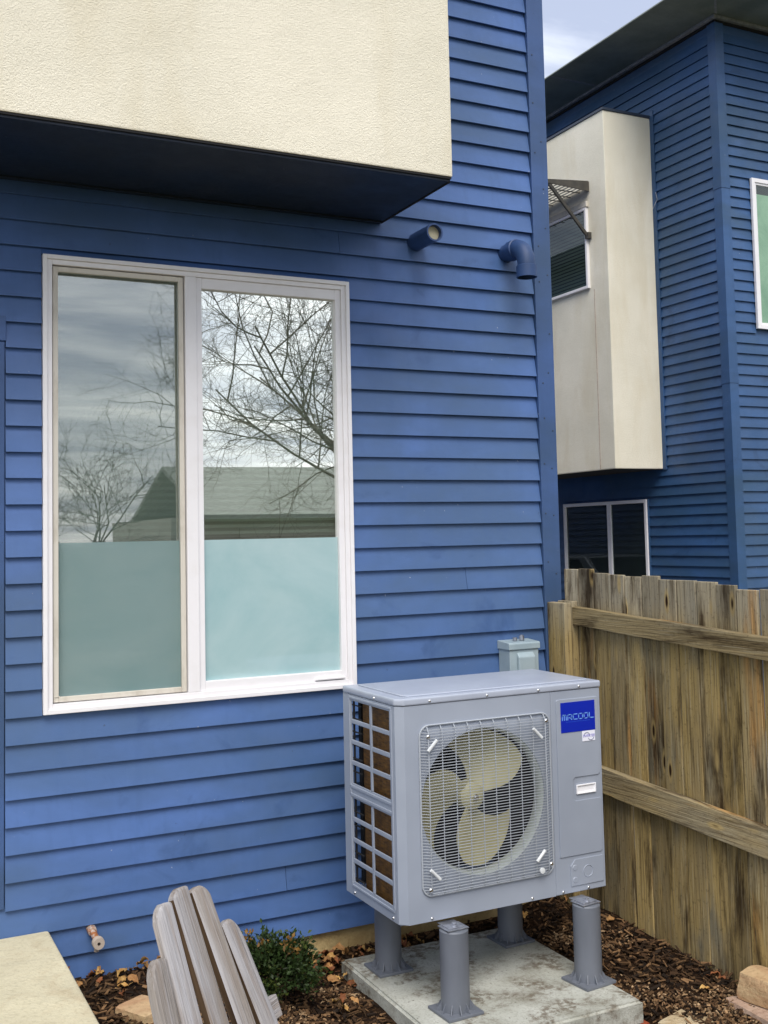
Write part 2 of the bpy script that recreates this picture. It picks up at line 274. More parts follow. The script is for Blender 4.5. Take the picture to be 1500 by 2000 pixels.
# ------------------------------------------------------------------ mesh helpers
class MB:
    def __init__(s): s.v = []; s.f = []
    def box(s, x0, x1, y0, y1, z0, z1):
        b = len(s.v); s.v += [(x, y, z) for z in (z0, z1) for y in (y0, y1) for x in (x0, x1)]
        s.f += [tuple(b+i for i in q) for q in ((0, 2, 3, 1), (4, 5, 7, 6), (0, 1, 5, 4), (2, 6, 7, 3), (0, 4, 6, 2), (1, 3, 7, 5))]; return s
    def prism(s, poly, axis, a, c):
        """extrude a 2-D polygon along an axis: axis x -> poly is (y,z); y -> (x,z); z -> (x,y)"""
        b = len(s.v); n = len(poly)
        P = {'x': lambda p, t: (t, p[0], p[1]), 'y': lambda p, t: (p[0], t, p[1]), 'z': lambda p, t: (p[0], p[1], t)}[axis]
        s.v += [P(p, a) for p in poly] + [P(p, c) for p in poly]
        s.f += [tuple(b+i for i in reversed(range(n))), tuple(b+n+i for i in range(n))] + [(b+i, b+(i+1) % n, b+n+(i+1) % n, b+n+i) for i in range(n)]; return s
    def tube(s, pts, r, n=8, cap=True):
        pts = [Vector(p) for p in pts]; rs = r if isinstance(r, (list, tuple)) else [r]*len(pts); b = len(s.v); prev = None
        for i, p in enumerate(pts):
            t = (pts[min(i+1, len(pts)-1)]-pts[max(i-1, 0)]).normalized()
            if prev is None: a = t.orthogonal().normalized()
            else: a = (prev-t*prev.dot(t)).normalized()
            prev = a; c = t.cross(a)
            s.v += [tuple(p+rs[i]*(a*math.cos(2*math.pi*k/n)+c*math.sin(2*math.pi*k/n))) for k in range(n)]
        for i in range(len(pts)-1):
            for k in range(n): s.f.append((b+i*n+k, b+i*n+(k+1) % n, b+(i+1)*n+(k+1) % n, b+(i+1)*n+k))
        if cap: s.f += [tuple(b+k for k in reversed(range(n))), tuple(b+(len(pts)-1)*n+k for k in range(n))]
        return s
    def lathe(s, prof, c, axis='z', n=24, closed=False):
        """prof: list of (radius, along)"""
        b = len(s.v); m = len(prof)
        for r, h in prof:
            for k in range(n):
                ca, sa = r*math.cos(2*math.pi*k/n), r*math.sin(2*math.pi*k/n)
                s.v.append({'z': (c[0]+ca, c[1]+sa, c[2]+h), 'y': (c[0]+ca, c[1]+h, c[2]+sa), 'x': (c[0]+h, c[1]+ca, c[2]+sa)}[axis])
        for i in range(m if closed else m-1):
            j = (i+1) % m
            for k in range(n): s.f.append((b+i*n+k, b+i*n+(k+1) % n, b+j*n+(k+1) % n, b+j*n+k))
        return s
    def disc(s, r, c, axis='y', n=24):
        b = len(s.v)
        for k in range(n):
            ca, sa = r*math.cos(2*math.pi*k/n), r*math.sin(2*math.pi*k/n)
            s.v.append({'z': (c[0]+ca, c[1]+sa, c[2]), 'y': (c[0]+ca, c[1], c[2]+sa), 'x': (c[0], c[1]+ca, c[2]+sa)}[axis])
        s.f.append(tuple(b+k for k in range(n))); return s
    def frame(s, x0, x1, z0, z1, wd, y0, y1, wb=None, wt=None):
        """a rectangular frame in the xz plane"""
        wb = wb or wd; wt = wt or wd
        s.box(x0, x0+wd, y0, y1, z0, z1).box(x1-wd, x1, y0, y1, z0, z1).box(x0+wd, x1-wd, y0, y1, z0, z0+wb).box(x0+wd, x1-wd, y0, y1, z1-wt, z1); return s
    def frameX(s, y0, y1, z0, z1, wd, x0, x1):
        s.box(x0, x1, y0, y0+wd, z0, z1).box(x0, x1, y1-wd, y1, z0, z1).box(x0, x1, y0+wd, y1-wd, z0, z0+wd).box(x0, x1, y0+wd, y1-wd, z1-wd, z1); return s
    def mesh(s, name, bevel=0, seg=2, smooth=None, fix=True):
        me = bpy.data.meshes.new(name); me.from_pydata(s.v, [], s.f)
        bm = bmesh.new(); bm.from_mesh(me)
        if fix: bmesh.ops.recalc_face_normals(bm, faces=bm.faces)
        if bevel:
            ed = [e for e in bm.edges if len(e.link_faces) == 2 and e.calc_face_angle(0) > .5]
            bmesh.ops.bevel(bm, geom=ed, offset=bevel, segments=seg, profile=.6, affect='EDGES', clamp_overlap=True)
        bm.to_mesh(me); bm.free()
        if smooth:
            me.shade_smooth(); me.set_sharp_from_angle(angle=R(smooth))
        return me
    def build(s, name, mat, parent=None, bevel=0, seg=2, smooth=None, label=None, loc=None, kind=None, fix=True):
        return put(s.mesh(name, bevel, seg, smooth, fix), name, mat, parent, label, loc, kind)
def put(me, name, mat, parent=None, label=None, loc=None, kind=None, rot=None):
    o = bpy.data.objects.new(name, me); COL.objects.link(o)
    if mat is not None and not me.materials: me.materials.append(M_[mat] if isinstance(mat, str) else mat)
    if parent is not None: o.parent = parent
    if loc is not None: o.location = loc
    if rot is not None: o.rotation_euler = rot
    if label: o['label'] = label
    if kind: o['kind'] = kind
    return o
def tag(o, label, cat, group=None):
    o['label'] = label; o['category'] = cat
    if group: o['group'] = group
    return o
def thing(name, label, cat, loc=(0, 0, 0), group=None, rotz=0):
    o = bpy.data.objects.new(name, None); COL.objects.link(o); o.empty_display_size = .1; o.location = loc; o.rotation_euler = (0, 0, rotz)
    return tag(o, label, cat, group)
def plate_hole(mb, x0, x1, z0, z1, cx, cz, r, y0, y1, n=64):
    """rect plate in xz with a round hole, thickness y0..y1 (y0 is the front)"""
    angs = sorted(set([2*math.pi*k/n for k in range(n)] + [math.atan2(z-cz, x-cx) % (2*math.pi) for x in (x0, x1) for z in (z0, z1)]))
    m_ = len(angs); b = len(mb.v); pts_o = []; pts_i = []
    for a in angs:
        ca, sa = math.cos(a), math.sin(a); t = min([((x1 if ca > 0 else x0)-cx)/ca if abs(ca) > 1e-9 else 1e9, ((z1 if sa > 0 else z0)-cz)/sa if abs(sa) > 1e-9 else 1e9])
        pts_o.append((cx+t*ca, cz+t*sa)); pts_i.append((cx+r*ca, cz+r*sa))
    for y in (y0, y1):
        mb.v += [(p[0], y, p[1]) for p in pts_o]+[(p[0], y, p[1]) for p in pts_i]
    for k in range(m_):
        j = (k+1) % m_; o0, i0, o1, i1 = b, b+m_, b+2*m_, b+3*m_
        mb.f += [(o0+k, o0+j, i0+j, i0+k), (o1+k, i1+k, i1+j, o1+j), (o0+k, o1+k, o1+j, o0+j), (i0+k, i0+j, i1+j, i1+k)]
    return mb

# ------------------------------------------------------------------ ground
def sst(a, b, x): t = min(1, max(0, (x-a)/(b-a))); return t*t*(3-2*t)
def gh(x, y):
    """ground height: banked up by the stoop and along the fence, lower round the pad"""
    z = -.085 + .115*(1-sst(1.2, 1.72, x))*sst(-1.6, -.5, y)
    z += (.062+.042*min(0, max(-1.6, y+.4)))*sst(2.72, 3.05, x)*sst(-2.6, -1.6, y)*(1-sst(3.2, 3.5, x))
    z -= .085*(1-sst(-1.20, -1.06, y))*sst(1.6, 1.85, x)*(1-sst(2.68, 2.76, x))*sst(-2.6, -1.8, y)
    z += .02*sst(-.25, 0, y)*sst(1.5, 1.9, x)*(1-sst(2.8, 3.2, x))
    return z
fx = list(np.arange(-1.0, 3.61, .05)); fy = list(np.arange(-3.0, .11, .05))
gx = [-900, -300, -100, -40, -16, -7, -3, -2]+fx+[4.4, 6, 9, 14, 25, 60, 150, 400, 900]; gy = [-900, -300, -100, -45, -22, -12, -7, -5, -4]+fy+[.6, 2, 5, 10, 20, 50, 120, 300, 900]
V = []; Fc = []
for j, y in enumerate(gy):
    for i, x in enumerate(gx):
        n_ = (.012*math.sin(x*9.1+y*5.3)+.009*math.sin(x*17-y*13.7)) if (-1 <= x <= 3.3 and -3 <= y < -.02) else 0
        V.append((x, y, gh(x, y)+n_*.6))
for j in range(len(gy)-1):
    for i in range(len(gx)-1):
        a = j*len(gx)+i; Fc.append((a, a+1, a+len(gx)+1, a+len(gx)))
me = bpy.data.meshes.new('ground'); me.from_pydata(V, [], Fc); me.shade_smooth(); o = put(me, 'ground', 'soil'); o['kind'] = 'structure'
o = MB().box(3.9, 7.3, .6, 30, -.2, -.07).build('driveway', 'drive'); o['kind'] = 'structure'

# ------------------------------------------------------------------ siding
EXP = .1017; Z0 = .027
_board = {}
def board_mesh(L, h=EXP, top=.018):
    k = (round(L, 3), round(h, 4))
    if k not in _board:
        # local: x along, y outwards negative, z up;   a tapered lap board whose lower edge stands proud
        poly = [(-.0245, 0), (-.0242, .002), (-.0060, h), (-.0055, h+top), (-.001, h+top), (-.0045, 0.003)]
        _board[k] = MB().prism(poly, 'x', 0, L).mesh('siding_board')
    return _board[k]
def board(parent, x0, x1, z, mat='siding', face='front', at=0, h=EXP):
    o = put(board_mesh(x1-x0, h), 'siding_board', mat, parent)
    if face == 'front': o.location = (x0, at, z)                                        # faces -y
    elif face == 'left': o.location = (at, x1, z); o.rotation_euler = (0, 0, -math.pi/2)   # faces -x, x runs towards -y
    elif face == 'right': o.location = (at, x0, z); o.rotation_euler = (0, 0, math.pi/2)   # faces +x
    return o

# ------------------------------------------------------------------ main house
H = thing('blue_house', 'near blue lap-sided house with cream stucco overhang and large sliding window', 'house')
WX0, WX1, WZ0, WZ1 = .713, 2.042, 1.047, 2.847
XL, XR, ZT = -3.6, 3.05, 6.05
b = MB(); y0, y1 = 0, .16
b.box(XL, WX0+.01, y0, y1, .02, ZT).box(WX1-.01, 3.13, y0, y1, .02, ZT).box(WX0+.01, WX1-.01, y0, y1, .02, WZ0+.01).box(WX0+.01, WX1-.01, y0, y1, WZ1-.01, ZT)
b.build('wall', 'trim', H)
MB().box(2.97, 3.13, .16, 22, .02, ZT).build('wall', 'trim', H)
MB().box(XL, 3.13, 21.84, 22, .02, ZT-.01).box(XL, XL+.16, .16, 21.84, .02, ZT-.01).build('wall', 'trim', H)
MB().box(XL-.1, 3.4, -.9, 22.3, ZT, ZT+.2).build('roof', 'flash', H, .01)
MB().box(XL, 3.12, .004, 22, -.6, .03).build('foundation', 'foundation', H)
TX, TZ0, TZ1 = .572, .340, 2.590
nb = int((5.9-Z0)/EXP)
for k in range(nb):
    z = Z0+k*EXP; zt = z+EXP
    left = XL
    if z+.05 > 3.16: left = 2.19
    segs = [(left, XR, z, EXP)]
    if left < 0:
        if zt > WZ0+.03 and z < WZ1-.03: segs = [(left, WX0-.002, z, EXP), (WX1+.002, XR, z, EXP)]
        if z < WZ1-.01 < zt: segs.append((WX0-.002, WX1+.002, WZ1+.002, zt-WZ1-.002))
        if k == 29: segs = [(left, 2.004, z, EXP), (2.006, XR, z, EXP)]
        if k == 14: segs = [(left, WX0-.002, z, EXP), (WX1+.002, 2.621, z, EXP), (2.623, XR, z, EXP)]
        if k == 2: segs = [(left, 1.702, z, EXP), (1.704, XR, z, EXP)]
        if k == 6: segs = [(left, 2.30, z, EXP), (2.302, XR, z, EXP)]
        if z+.05 > TZ0 and z+.05 < TZ1: segs = [(TX+.004 if a_ == left else a_, b_, c_, d_) for a_, b_, c_, d_ in segs]
    for a_, b_, c_, d_ in segs:
        if d_ > .012: board(H, a_, b_-.003 if b_ == XR else b_, c_, h=d_)
for k in range(nb):
    board(H, .12, 21.9, Z0+k*EXP, face='right', at=3.13)
MB().box(XR, 3.148, -.030, .0, .03, ZT-.003).build('corner_board', 'trim', H, .003)
MB().box(3.131, 3.158, .002, .12, .03, ZT-.003).build('corner_board', 'trim', H, .003)
nb_ = MB()
for zz in np.arange(.4, 5.6, .23):
    for xx in (3.075, 3.12):
        if random.random() < .75: nb_.lathe([(0.0001, -.0026), (.0035, -.0022), (.004, 0)], (xx+random.uniform(-.008, .008), -.030, zz+random.uniform(-.05, .05)), 'y', 8)
nb_.build('nail_head', 'flash', H, kind='stuff')
MB().box(XL, TX, -.019, -.002, TZ0, TZ1-.10).build('door_casing', 'trim', H, .002)
MB().box(XL, TX+.004, -.026, -.002, TZ1-.098, TZ1).build('door_casing', 'trim', H, .002)
# stucco overhang
SX, SY, SZ = 2.225, -.662, 3.151
MB().box(XL, SX, SY, -.001, SZ+.006, 5.95).build('stucco_overhang', 'stucco', H, .006, label='cream stucco overhang above the window')
MB().box(XL, SX-.012, SY+.012, -.021, SZ-.012, SZ+.0055).build('overhang_soffit', 'soffit', H, .002)
MB().box(XL, SX-.004, SY+.004, SY+.016, SZ-.002, SZ+.006).box(SX-.014, SX-.004, SY+.016, -.021, SZ-.0145, SZ+.006).build('drip_edge', 'black', H)
MB().box(XL, SX-.02, -.050, -.0215, SZ-.020, SZ-.0122).build('soffit_trim', 'soffit', H, .001)

# main window
win = MB().frame(WX0, WX1, WZ0, WZ1, .017, -.036, .05).frame(WX0+.017, WX1-.017, WZ0+.017, WZ1-.017, .020, -.026, .05).build('window', 'vinyl', H, .002, label='large white sliding window with insect screen over one half')
MB().box(1.289, 1.338, -.024, .045, WZ0+.037, WZ1-.037).build('mullion', 'vinyl', win, .003)
gx0, gx1, gz0, gz1 = 1.338, WX1-.037, WZ0+.037, WZ1-.037
MB().frame(gx0, gx1, gz0, gz1, .026, -.016, .03, .040, .046).build('sash', 'vinyl', win, .003)
MB().box(gx0+.02, gx1-.02, .006, .010, gz0+.035, gz1-.04).build('pane', 'glass', win)
sx0, sx1 = WX0+.037, 1.289
MB().frame(sx0, sx1, gz0, gz1, .020, .012, .04).build('sash', 'vinyl', win, .002)
MB().box(sx0+.015, sx1-.015, .022, .026, gz0+.015, gz1-.015).build('pane', 'glass', win)
sf = MB().frame(sx0+.004, sx1-.004, gz0+.004, gz1-.004, .021, -.012, .002).build('screen_frame', 'beige', win, .003)
for cx_, cz_ in ((sx0+.017, gz1-.017), (sx0+.017, gz0+.017)): MB().frame(cx_-.011, cx_+.011, cz_-.011, cz_+.011, .003, -.0145, -.0118).build('corner_key', 'beige', win)
MB().box(sx0+.023, sx1-.023, -.0065, -.0060, gz0+.023, gz1-.023).build('insect_screen', 'screen', win)
MB().box(1.85, 1.99, -.030, -.017, gz0+.006, gz0+.014).build('latch', 'vinyl', win, .002)
# pleated shade above eye level, frosted film below it
zs = np.arange(1.715, WZ1-.03, .0135); pl = []
for i, zz in enumerate(zs): pl.append((.062 if i % 2 else .074, zz))
pl = pl+[(p[0]+.003, p[1]) for p in reversed(pl)]
MB().prism(pl, 'x', WX0+.03, 1.30).build('pleated_shade', 'shade', win); MB().prism(pl, 'x', 1.312, WX1-.03).build('pleated_shade', 'shade', win)
MB().box(sx0+.0205, sx1-.0205, .0200, .0215, gz0+.0205, 1.705).build('frosted_film', 'film', win); MB().box(gx0+.0265, gx1-.0265, .0040, .0055, gz0+.0405, 1.705).build('frosted_film', 'film', win)
rm = MB(); rm.box(.4, 2.4, 1.6, 1.62, .5, 3.1); rm.box(.4, .42, .161, 1.6, .5, 3.1); rm.box(2.38, 2.4, .161, 1.6, .5, 3.1); rm.box(.42, 2.38, .161, 1.6, .5, .52); rm.box(.42, 2.38, .161, 1.6, 3.08, 3.1)
rm.build('room', 'room', H)

# ------------------------------------------------------------------ things fixed to the wall
vp = thing('vent_pipe', 'dark blue painted vent pipe sticking straight out under the stucco overhang', 'pipe', (2.396, -.012, 3.068))
MB().lathe([(.034, -.19), (.0415, -.19), (.0415, .02), (.034, .02)], (0, 0, 0), 'y', 32, True).build('pipe', 'bluepipe', vp, smooth=40)
MB().lathe([(.0005, -.165), (.0338, -.165), (.0338, -.15), (.0005, -.15)], (0, 0, 0), 'y', 32, True).build('cap', 'stoop', vp, smooth=40)
ve = thing('vent_elbow', 'blue painted plumbing elbow turned down beside the corner board', 'pipe', (2.896, -.012, 3.063))
pth = [(0, .02, 0), (0, -.05, 0), (0, -.085, 0)]+[(0, -.085-.09*math.sin(a), -.09+.09*math.cos(a)) for a in np.linspace(.12, math.pi/2, 9)]
e1 = MB().tube(pth+[(0, -.175, -.1)], .043, 28).build('elbow', 'bluepipe', ve, smooth=50)
MB().lathe([(.0432, -.055), (.049, -.052), (.049, -.10), (.0432, -.103)], (0, 0, 0), 'y', 28).build('collar', 'bluepipe', ve, smooth=40)
MB().lathe([(.0432, -.098), (.049, -.101), (.049, -.155), (.043, -.155), (.043, -.12), (.0005, -.12)], (0, -.175, 0), 'z', 28).build('collar', 'bluepipe', ve, smooth=40)
db = thing('disconnect_box', 'grey metal electrical disconnect box mounted behind the heat pump', 'electrical box', (2.865, -.02, .92))
MB().box(-.080, .080, -.095, 0, 0, .245).build('enclosure', 'gbox', db, .004)
MB().prism([(0.001, .285), (-.098, .278), (-.102, .272), (-.102, .246), (.001, .246)], 'x', -.086, .086).build('hood', 'gbox', db, .003)
MB().prism([(-.0951, .235), (-.115, .212), (-.115, .02), (-.0951, .01)], 'x', -.042, .050).build('pull_cover', 'gbox', db, .006)
MB().tube([(-.02, -.05, .2835), (-.02, -.05, .298)], .011, 10).build('conduit_nut', 'galv', db); MB().tube([(.018, -.05, .2835), (.018, -.05, .303)], .013, 10).tube([(.018, -.05, .303), (.018, -.05, .308)], .009, 10).build('conduit_nut', 'galv', db)
sp = thing('hose_spigot', 'capped copper hose spigot on the blue siding near the ground', 'spigot', (.893, -.02, .212))
MB().tube([(0, .03, 0), (0, -.03, 0)], .019, 6).build('wall_flange', 'brass', sp, .003)
MB().tube([(0, -.028, 0), (.004, -.06, -.012), (.008, -.085, -.024)], .013, 12).build('spout', 'brass', sp, smooth=50)
MB().lathe([(.006, -.031), (.0215, -.031), (.023, -.025), (.023, -.006), (.017, 0), (.008, .001)], (.008, -.075, -.024), 'y', 18).disc(.009, (.008, -.086, -.024), 'y', 12).build('vacuum_breaker', 'lime', sp, smooth=35)
MB().tube([(.006, -.07, -.045), (.006, -.07, -.062)], .010, 10).build('drain_lip', 'lime', sp)

# ------------------------------------------------------------------ stoop
st = MB().box(-1.6, .733, -2.6, -.024, -.4, .238).mesh('concrete_stoop', .012, 3)
tag(put(st, 'concrete_stoop', 'stoop'), 'pale concrete stoop slab against the blue siding', 'stoop')

# ------------------------------------------------------------------ heat pump
AX0, AX1, AY0, AY1, AZ0, AZ1 = 1.833, 2.748, -.825, -.345, .297, 1.079
hp = thing('heat_pump', 'grey outdoor heat pump unit with round fan grille standing on four risers', 'heat pump', (2.29, -.58, AZ0)); hx, hy, hz = 2.29, -.58, AZ0
def A(mb): mb.v = [(x-hx, y-hy, z-hz) for x, y, z in mb.v]; return mb
FX, FZ, FR = 2.195, .700, .272
f = MB(); plate_hole(f, 1.862, 2.507, AZ0, AZ1, FX, FZ, FR, AY0, AY0+.006, 72); A(f).build('front_panel', 'enamel', hp, smooth=30)
A(MB().prism([(AX0, -.800), (AX0, -.790), (AX0+.006, -.790), (1.866, -.8190), (1.866, AY0), (1.8605, AY0)], 'z', AZ0, AZ1)).build('corner_post', 'enamel', hp, .003)
sv = A(MB().box(2.509, AX1, AY0+.0005, AY0+.02, AZ0, AZ1).box(AX1-.012, AX1, AY0+.0205, AY1, AZ0, AZ1)).build('service_panel', 'enamel', hp, .004, 3)
# pressed reliefs in the service panel
A(MB().prism([(2.531, .438), (2.532, 1.040), (2.537, 1.046), (2.730, 1.046), (2.735, 1.040), (2.735, .745), (2.725, .738), (2.612, .738), (2.604, .730), (2.604, .655), (2.612, .648), (2.735, .648), (2.735, .445), (2.728, .438)], 'y', AY0-.0035, AY0+.001)).build('pressed_relief', 'enamel', hp, .003, 3)
A(MB().box(2.607, 2.728, AY0-.0028, AY0+.001, .638, .643)).build('pressed_rib', 'enamel', hp, .0012)
A(MB().prism([(2.578, .322), (2.578, .400), (2.600, .424), (2.732, .424), (2.736, .418), (2.736, .322)], 'y', AY0-.0032, AY0+.001)).build('pressed_relief', 'enamel', hp, .003, 3)
A(MB().lathe([(.0001, -.0050), (.010, -.0050), (.012, -.003)], (2.598, AY0, .392), 'y', 16).lathe([(.0001, -.0050), (.010, -.0050), (.012, -.003)], (2.598, AY0, .345), 'y', 16).lathe([(.021, -.003), (.0225, -.0052), (.024, -.003)], (2.660, AY0, .372), 'y', 24)).build('knockout', 'enamel', hp, smooth=40)
# lid
lid = MB(); zc = AZ1+.001
pl_ = [(AX0-.004, AY1-.004), (AX0-.004, -.803), (1.858, AY0-.004), (AX1+.004, AY0-.004), (AX1+.004, AY1-.004)]
A(lid.prism(pl_, 'z', zc, AZ1+.028)).build('lid', 'lid', hp, .008, 4, smooth=40)
pl2 = [(AX0+.045, AY1-.05), (AX0+.045, -.770), (1.890, AY0+.030), (AX1-.04, AY0+.030), (AX1-.04, AY1-.05)]
A(MB().prism(pl2, 'z', AZ1+.0275, AZ1+.034)).build('lid_panel', 'lid', hp, .005, 3, smooth=40)
# side frame with two groups of openings
cols = [(-.420, -.588), (-.606, -.757)]
sg = MB(); xa, xb = AX0, AX0+.006
rows = [(.352, .675), (.733, 1.056)]
sg.box(xa, xb, -.420, AY1, AZ0, AZ1); sg.box(xa, xb, -.7898, -.757, AZ0, AZ1); sg.box(xa, xb, -.757, -.420, AZ0, rows[0][0]); sg.box(xa, xb, -.757, -.420, rows[0][1], rows[1][0]); sg.box(xa, xb, -.757, -.420, rows[1][1], AZ1)
A(sg).build('side_panel', 'enamel', hp, .0015)
for r_ in rows:
    A(MB().box(xa-.001, xb, -.6055, -.5885, r_[0]+.0005, r_[1]-.0005)).build('grille_bar', 'enamel', hp, .004)
    for k in (1, 2, 3):
        zz = r_[0]+(r_[1]-r_[0])*k/4
        for c_ in cols: A(MB().box(xa-.0005, xb, c_[1]+.0005 if c_ is cols[1] else c_[1]+.0007, c_[0]-.0007, zz-.009, zz+.009)).build('grille_bar', 'enamel', hp, .004)
rb = MB()
for zz in (.688, .720): rb.box(xa-.004, xa+.001, -.775, -.405, zz-.006, zz+.006)
for zz in (.336, 1.068): rb.box(xa-.004, xa+.001, -.775, -.405, zz-.005, zz+.005)
rb.box(xa-.004, xa+.001, -.779, -.769, .3415, 1.0625); rb.box(xa-.004, xa+.001, -.413, -.403, .3415, 1.0625)
A(rb).build('pressed_rib', 'enamel', hp, .003, 3)
# coil, base and inner partition
A(MB().box(1.862, 1.885, -.785, -.470, .33, 1.07)).build('coil', 'coil', hp)
A(MB().box(1.886, 2.50, -.400, -.375, .33, 1.07)).build('coil', 'black', hp)
A(MB().box(AX0+.008, AX1-.014, AY0+.022, AY1+.002, AZ0-.004, AZ0+.012)).build('base_pan', 'enamel', hp)
A(MB().box(2.505, 2.520, AY0+.022, -.374, AZ0+.0125, AZ1)).build('partition', 'black', hp)
A(MB().box(AX0+.008, 2.50, AY0+.03, -.41, AZ1-.008, AZ1-.001)).build('top_baffle', 'black', hp)
bw = MB()
for zz in np.arange(.36, 1.06, .052): bw.box(AX0+.006, AX0+.012, -.50, -.375, zz, zz+.004)
for yy in (-.375, -.43): bw.box(AX0+.004, AX0+.012, yy-.004, yy, .34, 1.07)
A(bw).build('rear_guard', 'black', hp)
# fan
A(MB().lathe([(FR+.006, -.0005), (FR-.001, .0065), (FR-.008, .018), (FR-.009, .058), (FR+.004, .070), (FR+.05, .072)], (FX, AY0, FZ), 'y', 72)).build('orifice_ring', 'orifice', hp, smooth=50)
fan = A(MB().lathe([(.0001, -.028), (.035, -.026), (.052, -.012), (.058, .03), (.0001, .032)], (FX, -.725, FZ), 'y', 36)).build('fan', 'fan', hp, smooth=40)
def blade(a0):
    nu, nv = 14, 16; mbv = []; 
    for i in range(nu+1):
        u = i/nu; r = .045+u*.212
        span = R(72)+R(14)*math.sin(min(1, u*1.15)*math.pi*.55)
        lead = a0+R(26)*u*u
        for j in range(nv+1):
            v = j/nv-.5; a = lead+span*v; yy = -.722+.062*math.sin(v*2.4)*(.35+.8*u)+.016*v*v-.006*u
            rr = r-.020*(abs(v)*2)**3*u
            mbv.append((FX+rr*math.cos(a), yy, FZ+rr*math.sin(a)))
    q = MB(); n2 = len(mbv); q.v = mbv+[(x, y+.004, z) for x, y, z in mbv]
    for i in range(nu):
        for j in range(nv):
            a = i*(nv+1)+j; b_, c_, d_ = a+1, a+nv+2, a+nv+1
            q.f += [(a, b_, c_, d_), (a+n2, d_+n2, c_+n2, b_+n2)]
    ring = [i*(nv+1) for i in range(nu+1)]+[nu*(nv+1)+j for j in range(1, nv+1)]+[i*(nv+1)+nv for i in range(nu-1, -1, -1)]+[j for j in range(nv-1, 0, -1)]
    for k in range(len(ring)):
        a, c = ring[k], ring[(k+1) % len(ring)]; q.f.append((a, c, c+n2, a+n2))
    return q
for a0 in (50, 168, 268): A(blade(R(a0))).build('blade', 'fan', fan, smooth=60)
A(MB().tube([(FX, -.750, FZ), (FX, -.765, FZ)], .013, 6).tube([(FX, -.765, FZ), (FX, -.772, FZ)], .007, 10)).build('nut', 'screw', fan)
A(MB().lathe([(.0001, -.60), (.07, -.60), (.07, -.50), (.0001, -.50)], (FX, 0, FZ), 'y', 20).box(FX-.02, FX+.02, -.54, -.52, AZ0+.012, AZ1-.01)).build('motor_mount', 'black', hp)
# wire grille
gxa, gxb, gza, gzb, YG = 1.920, 2.497, .388, 1.003, AY0-.022
rr_ = .040; loop = []
for cx_, cz_, a0 in ((gxb-rr_, gzb-rr_, 0), (gxa+rr_, gzb-rr_, 90), (gxa+rr_, gza+rr_, 180), (gxb-rr_, gza+rr_, 270)):
    for k in range(7): a = R(a0+15*k); loop.append((cx_+rr_*math.cos(a), AY0-.004, cz_+rr_*math.sin(a)))
loop.append(loop[0])
gr = A(MB().tube(loop, .0036, 6, False)).build('fan_grille', 'wire', hp, smooth=60)
wr = MB(); nW = 57
for k in range(nW):
    zz = gza+.014+(gzb-gza-.028)*k/(nW-1); ins = 0
    dzt = min(zz-gza, gzb-zz)
    if dzt < rr_: ins = rr_-math.sqrt(max(0, rr_**2-(rr_-dzt)**2))
    a_, b_ = gxa+ins, gxb-ins
    wr.tube([(a_, AY0-.004, zz), (a_+.016, AY0-.006, zz-.001), (a_+.028, YG+.006, zz-.002), (a_+.046, YG, zz), (b_-.046, YG, zz), (b_-.028, YG+.006, zz-.002), (b_-.014, AY0-.006, zz-.001), (b_, AY0-.004, zz)], .00155, 4, False)
A(wr).build('grille_wire', 'wire', gr, kind='stuff', smooth=60)
for k in range(10):
    xx = gxa+.030+(gxb-gxa-.060)*k/9
    A(MB().tube([(xx, AY0-.004, gzb-.003), (xx, AY0-.012, gzb-.012), (xx, YG+.003, gzb-.024), (xx, YG+.003, gza+.024), (xx, AY0-.012, gza+.012), (xx, AY0-.004, gza+.003)], .0019, 5, False)).build('grille_rib', 'wire', gr, smooth=60)
for a_, sx_, sz_ in ((45, 1, 1), (135, -1, 1), (225, -1, -1), (315, 1, -1)):
    c_ = Vector((FX+sx_*.232, YG-.003, FZ+sz_*.232)); d_ = Vector((sx_, 0, -sz_)).normalized()*.027
    A(MB().tube([c_-d_, c_-d_*.4, c_+d_*.4, c_+d_], .0062, 6)).build('grille_clip', 'clip', gr, smooth=60)
A(MB().lathe([(.0001, -.004), (.011, -.003), (.011, .004), (.0001, .004)], (2.430, YG-.003, .412), 'y', 16)).build('grille_clip', 'clip', gr, smooth=40)
# screws
def screw(x, y, z, ax='y', r=.0055, par=hp):
    m_ = MB().lathe([(.0001, -.0045), (r*.6, -.004), (r, -.0018), (r*1.05, .001)], (x, y, z), ax, 10); A(m_).build('screw', 'screw', par, smooth=60)
for x in (1.966, 2.215, 2.450, 2.643): screw(x, AY0-.0045, AZ1+.013)
for x in (1.957, 2.396, 2.541, 2.662): screw(x, AY0, .307)
for x, z in ((1.947, .965), (1.944, .415), (2.470, .975), (2.475, .43)): screw(x, YG, z, r=.008)
for y in (-.425, -.757): screw(AX0, y, .310, 'x')
screw(AX0-.0045, -.64, AZ1+.012, 'x')
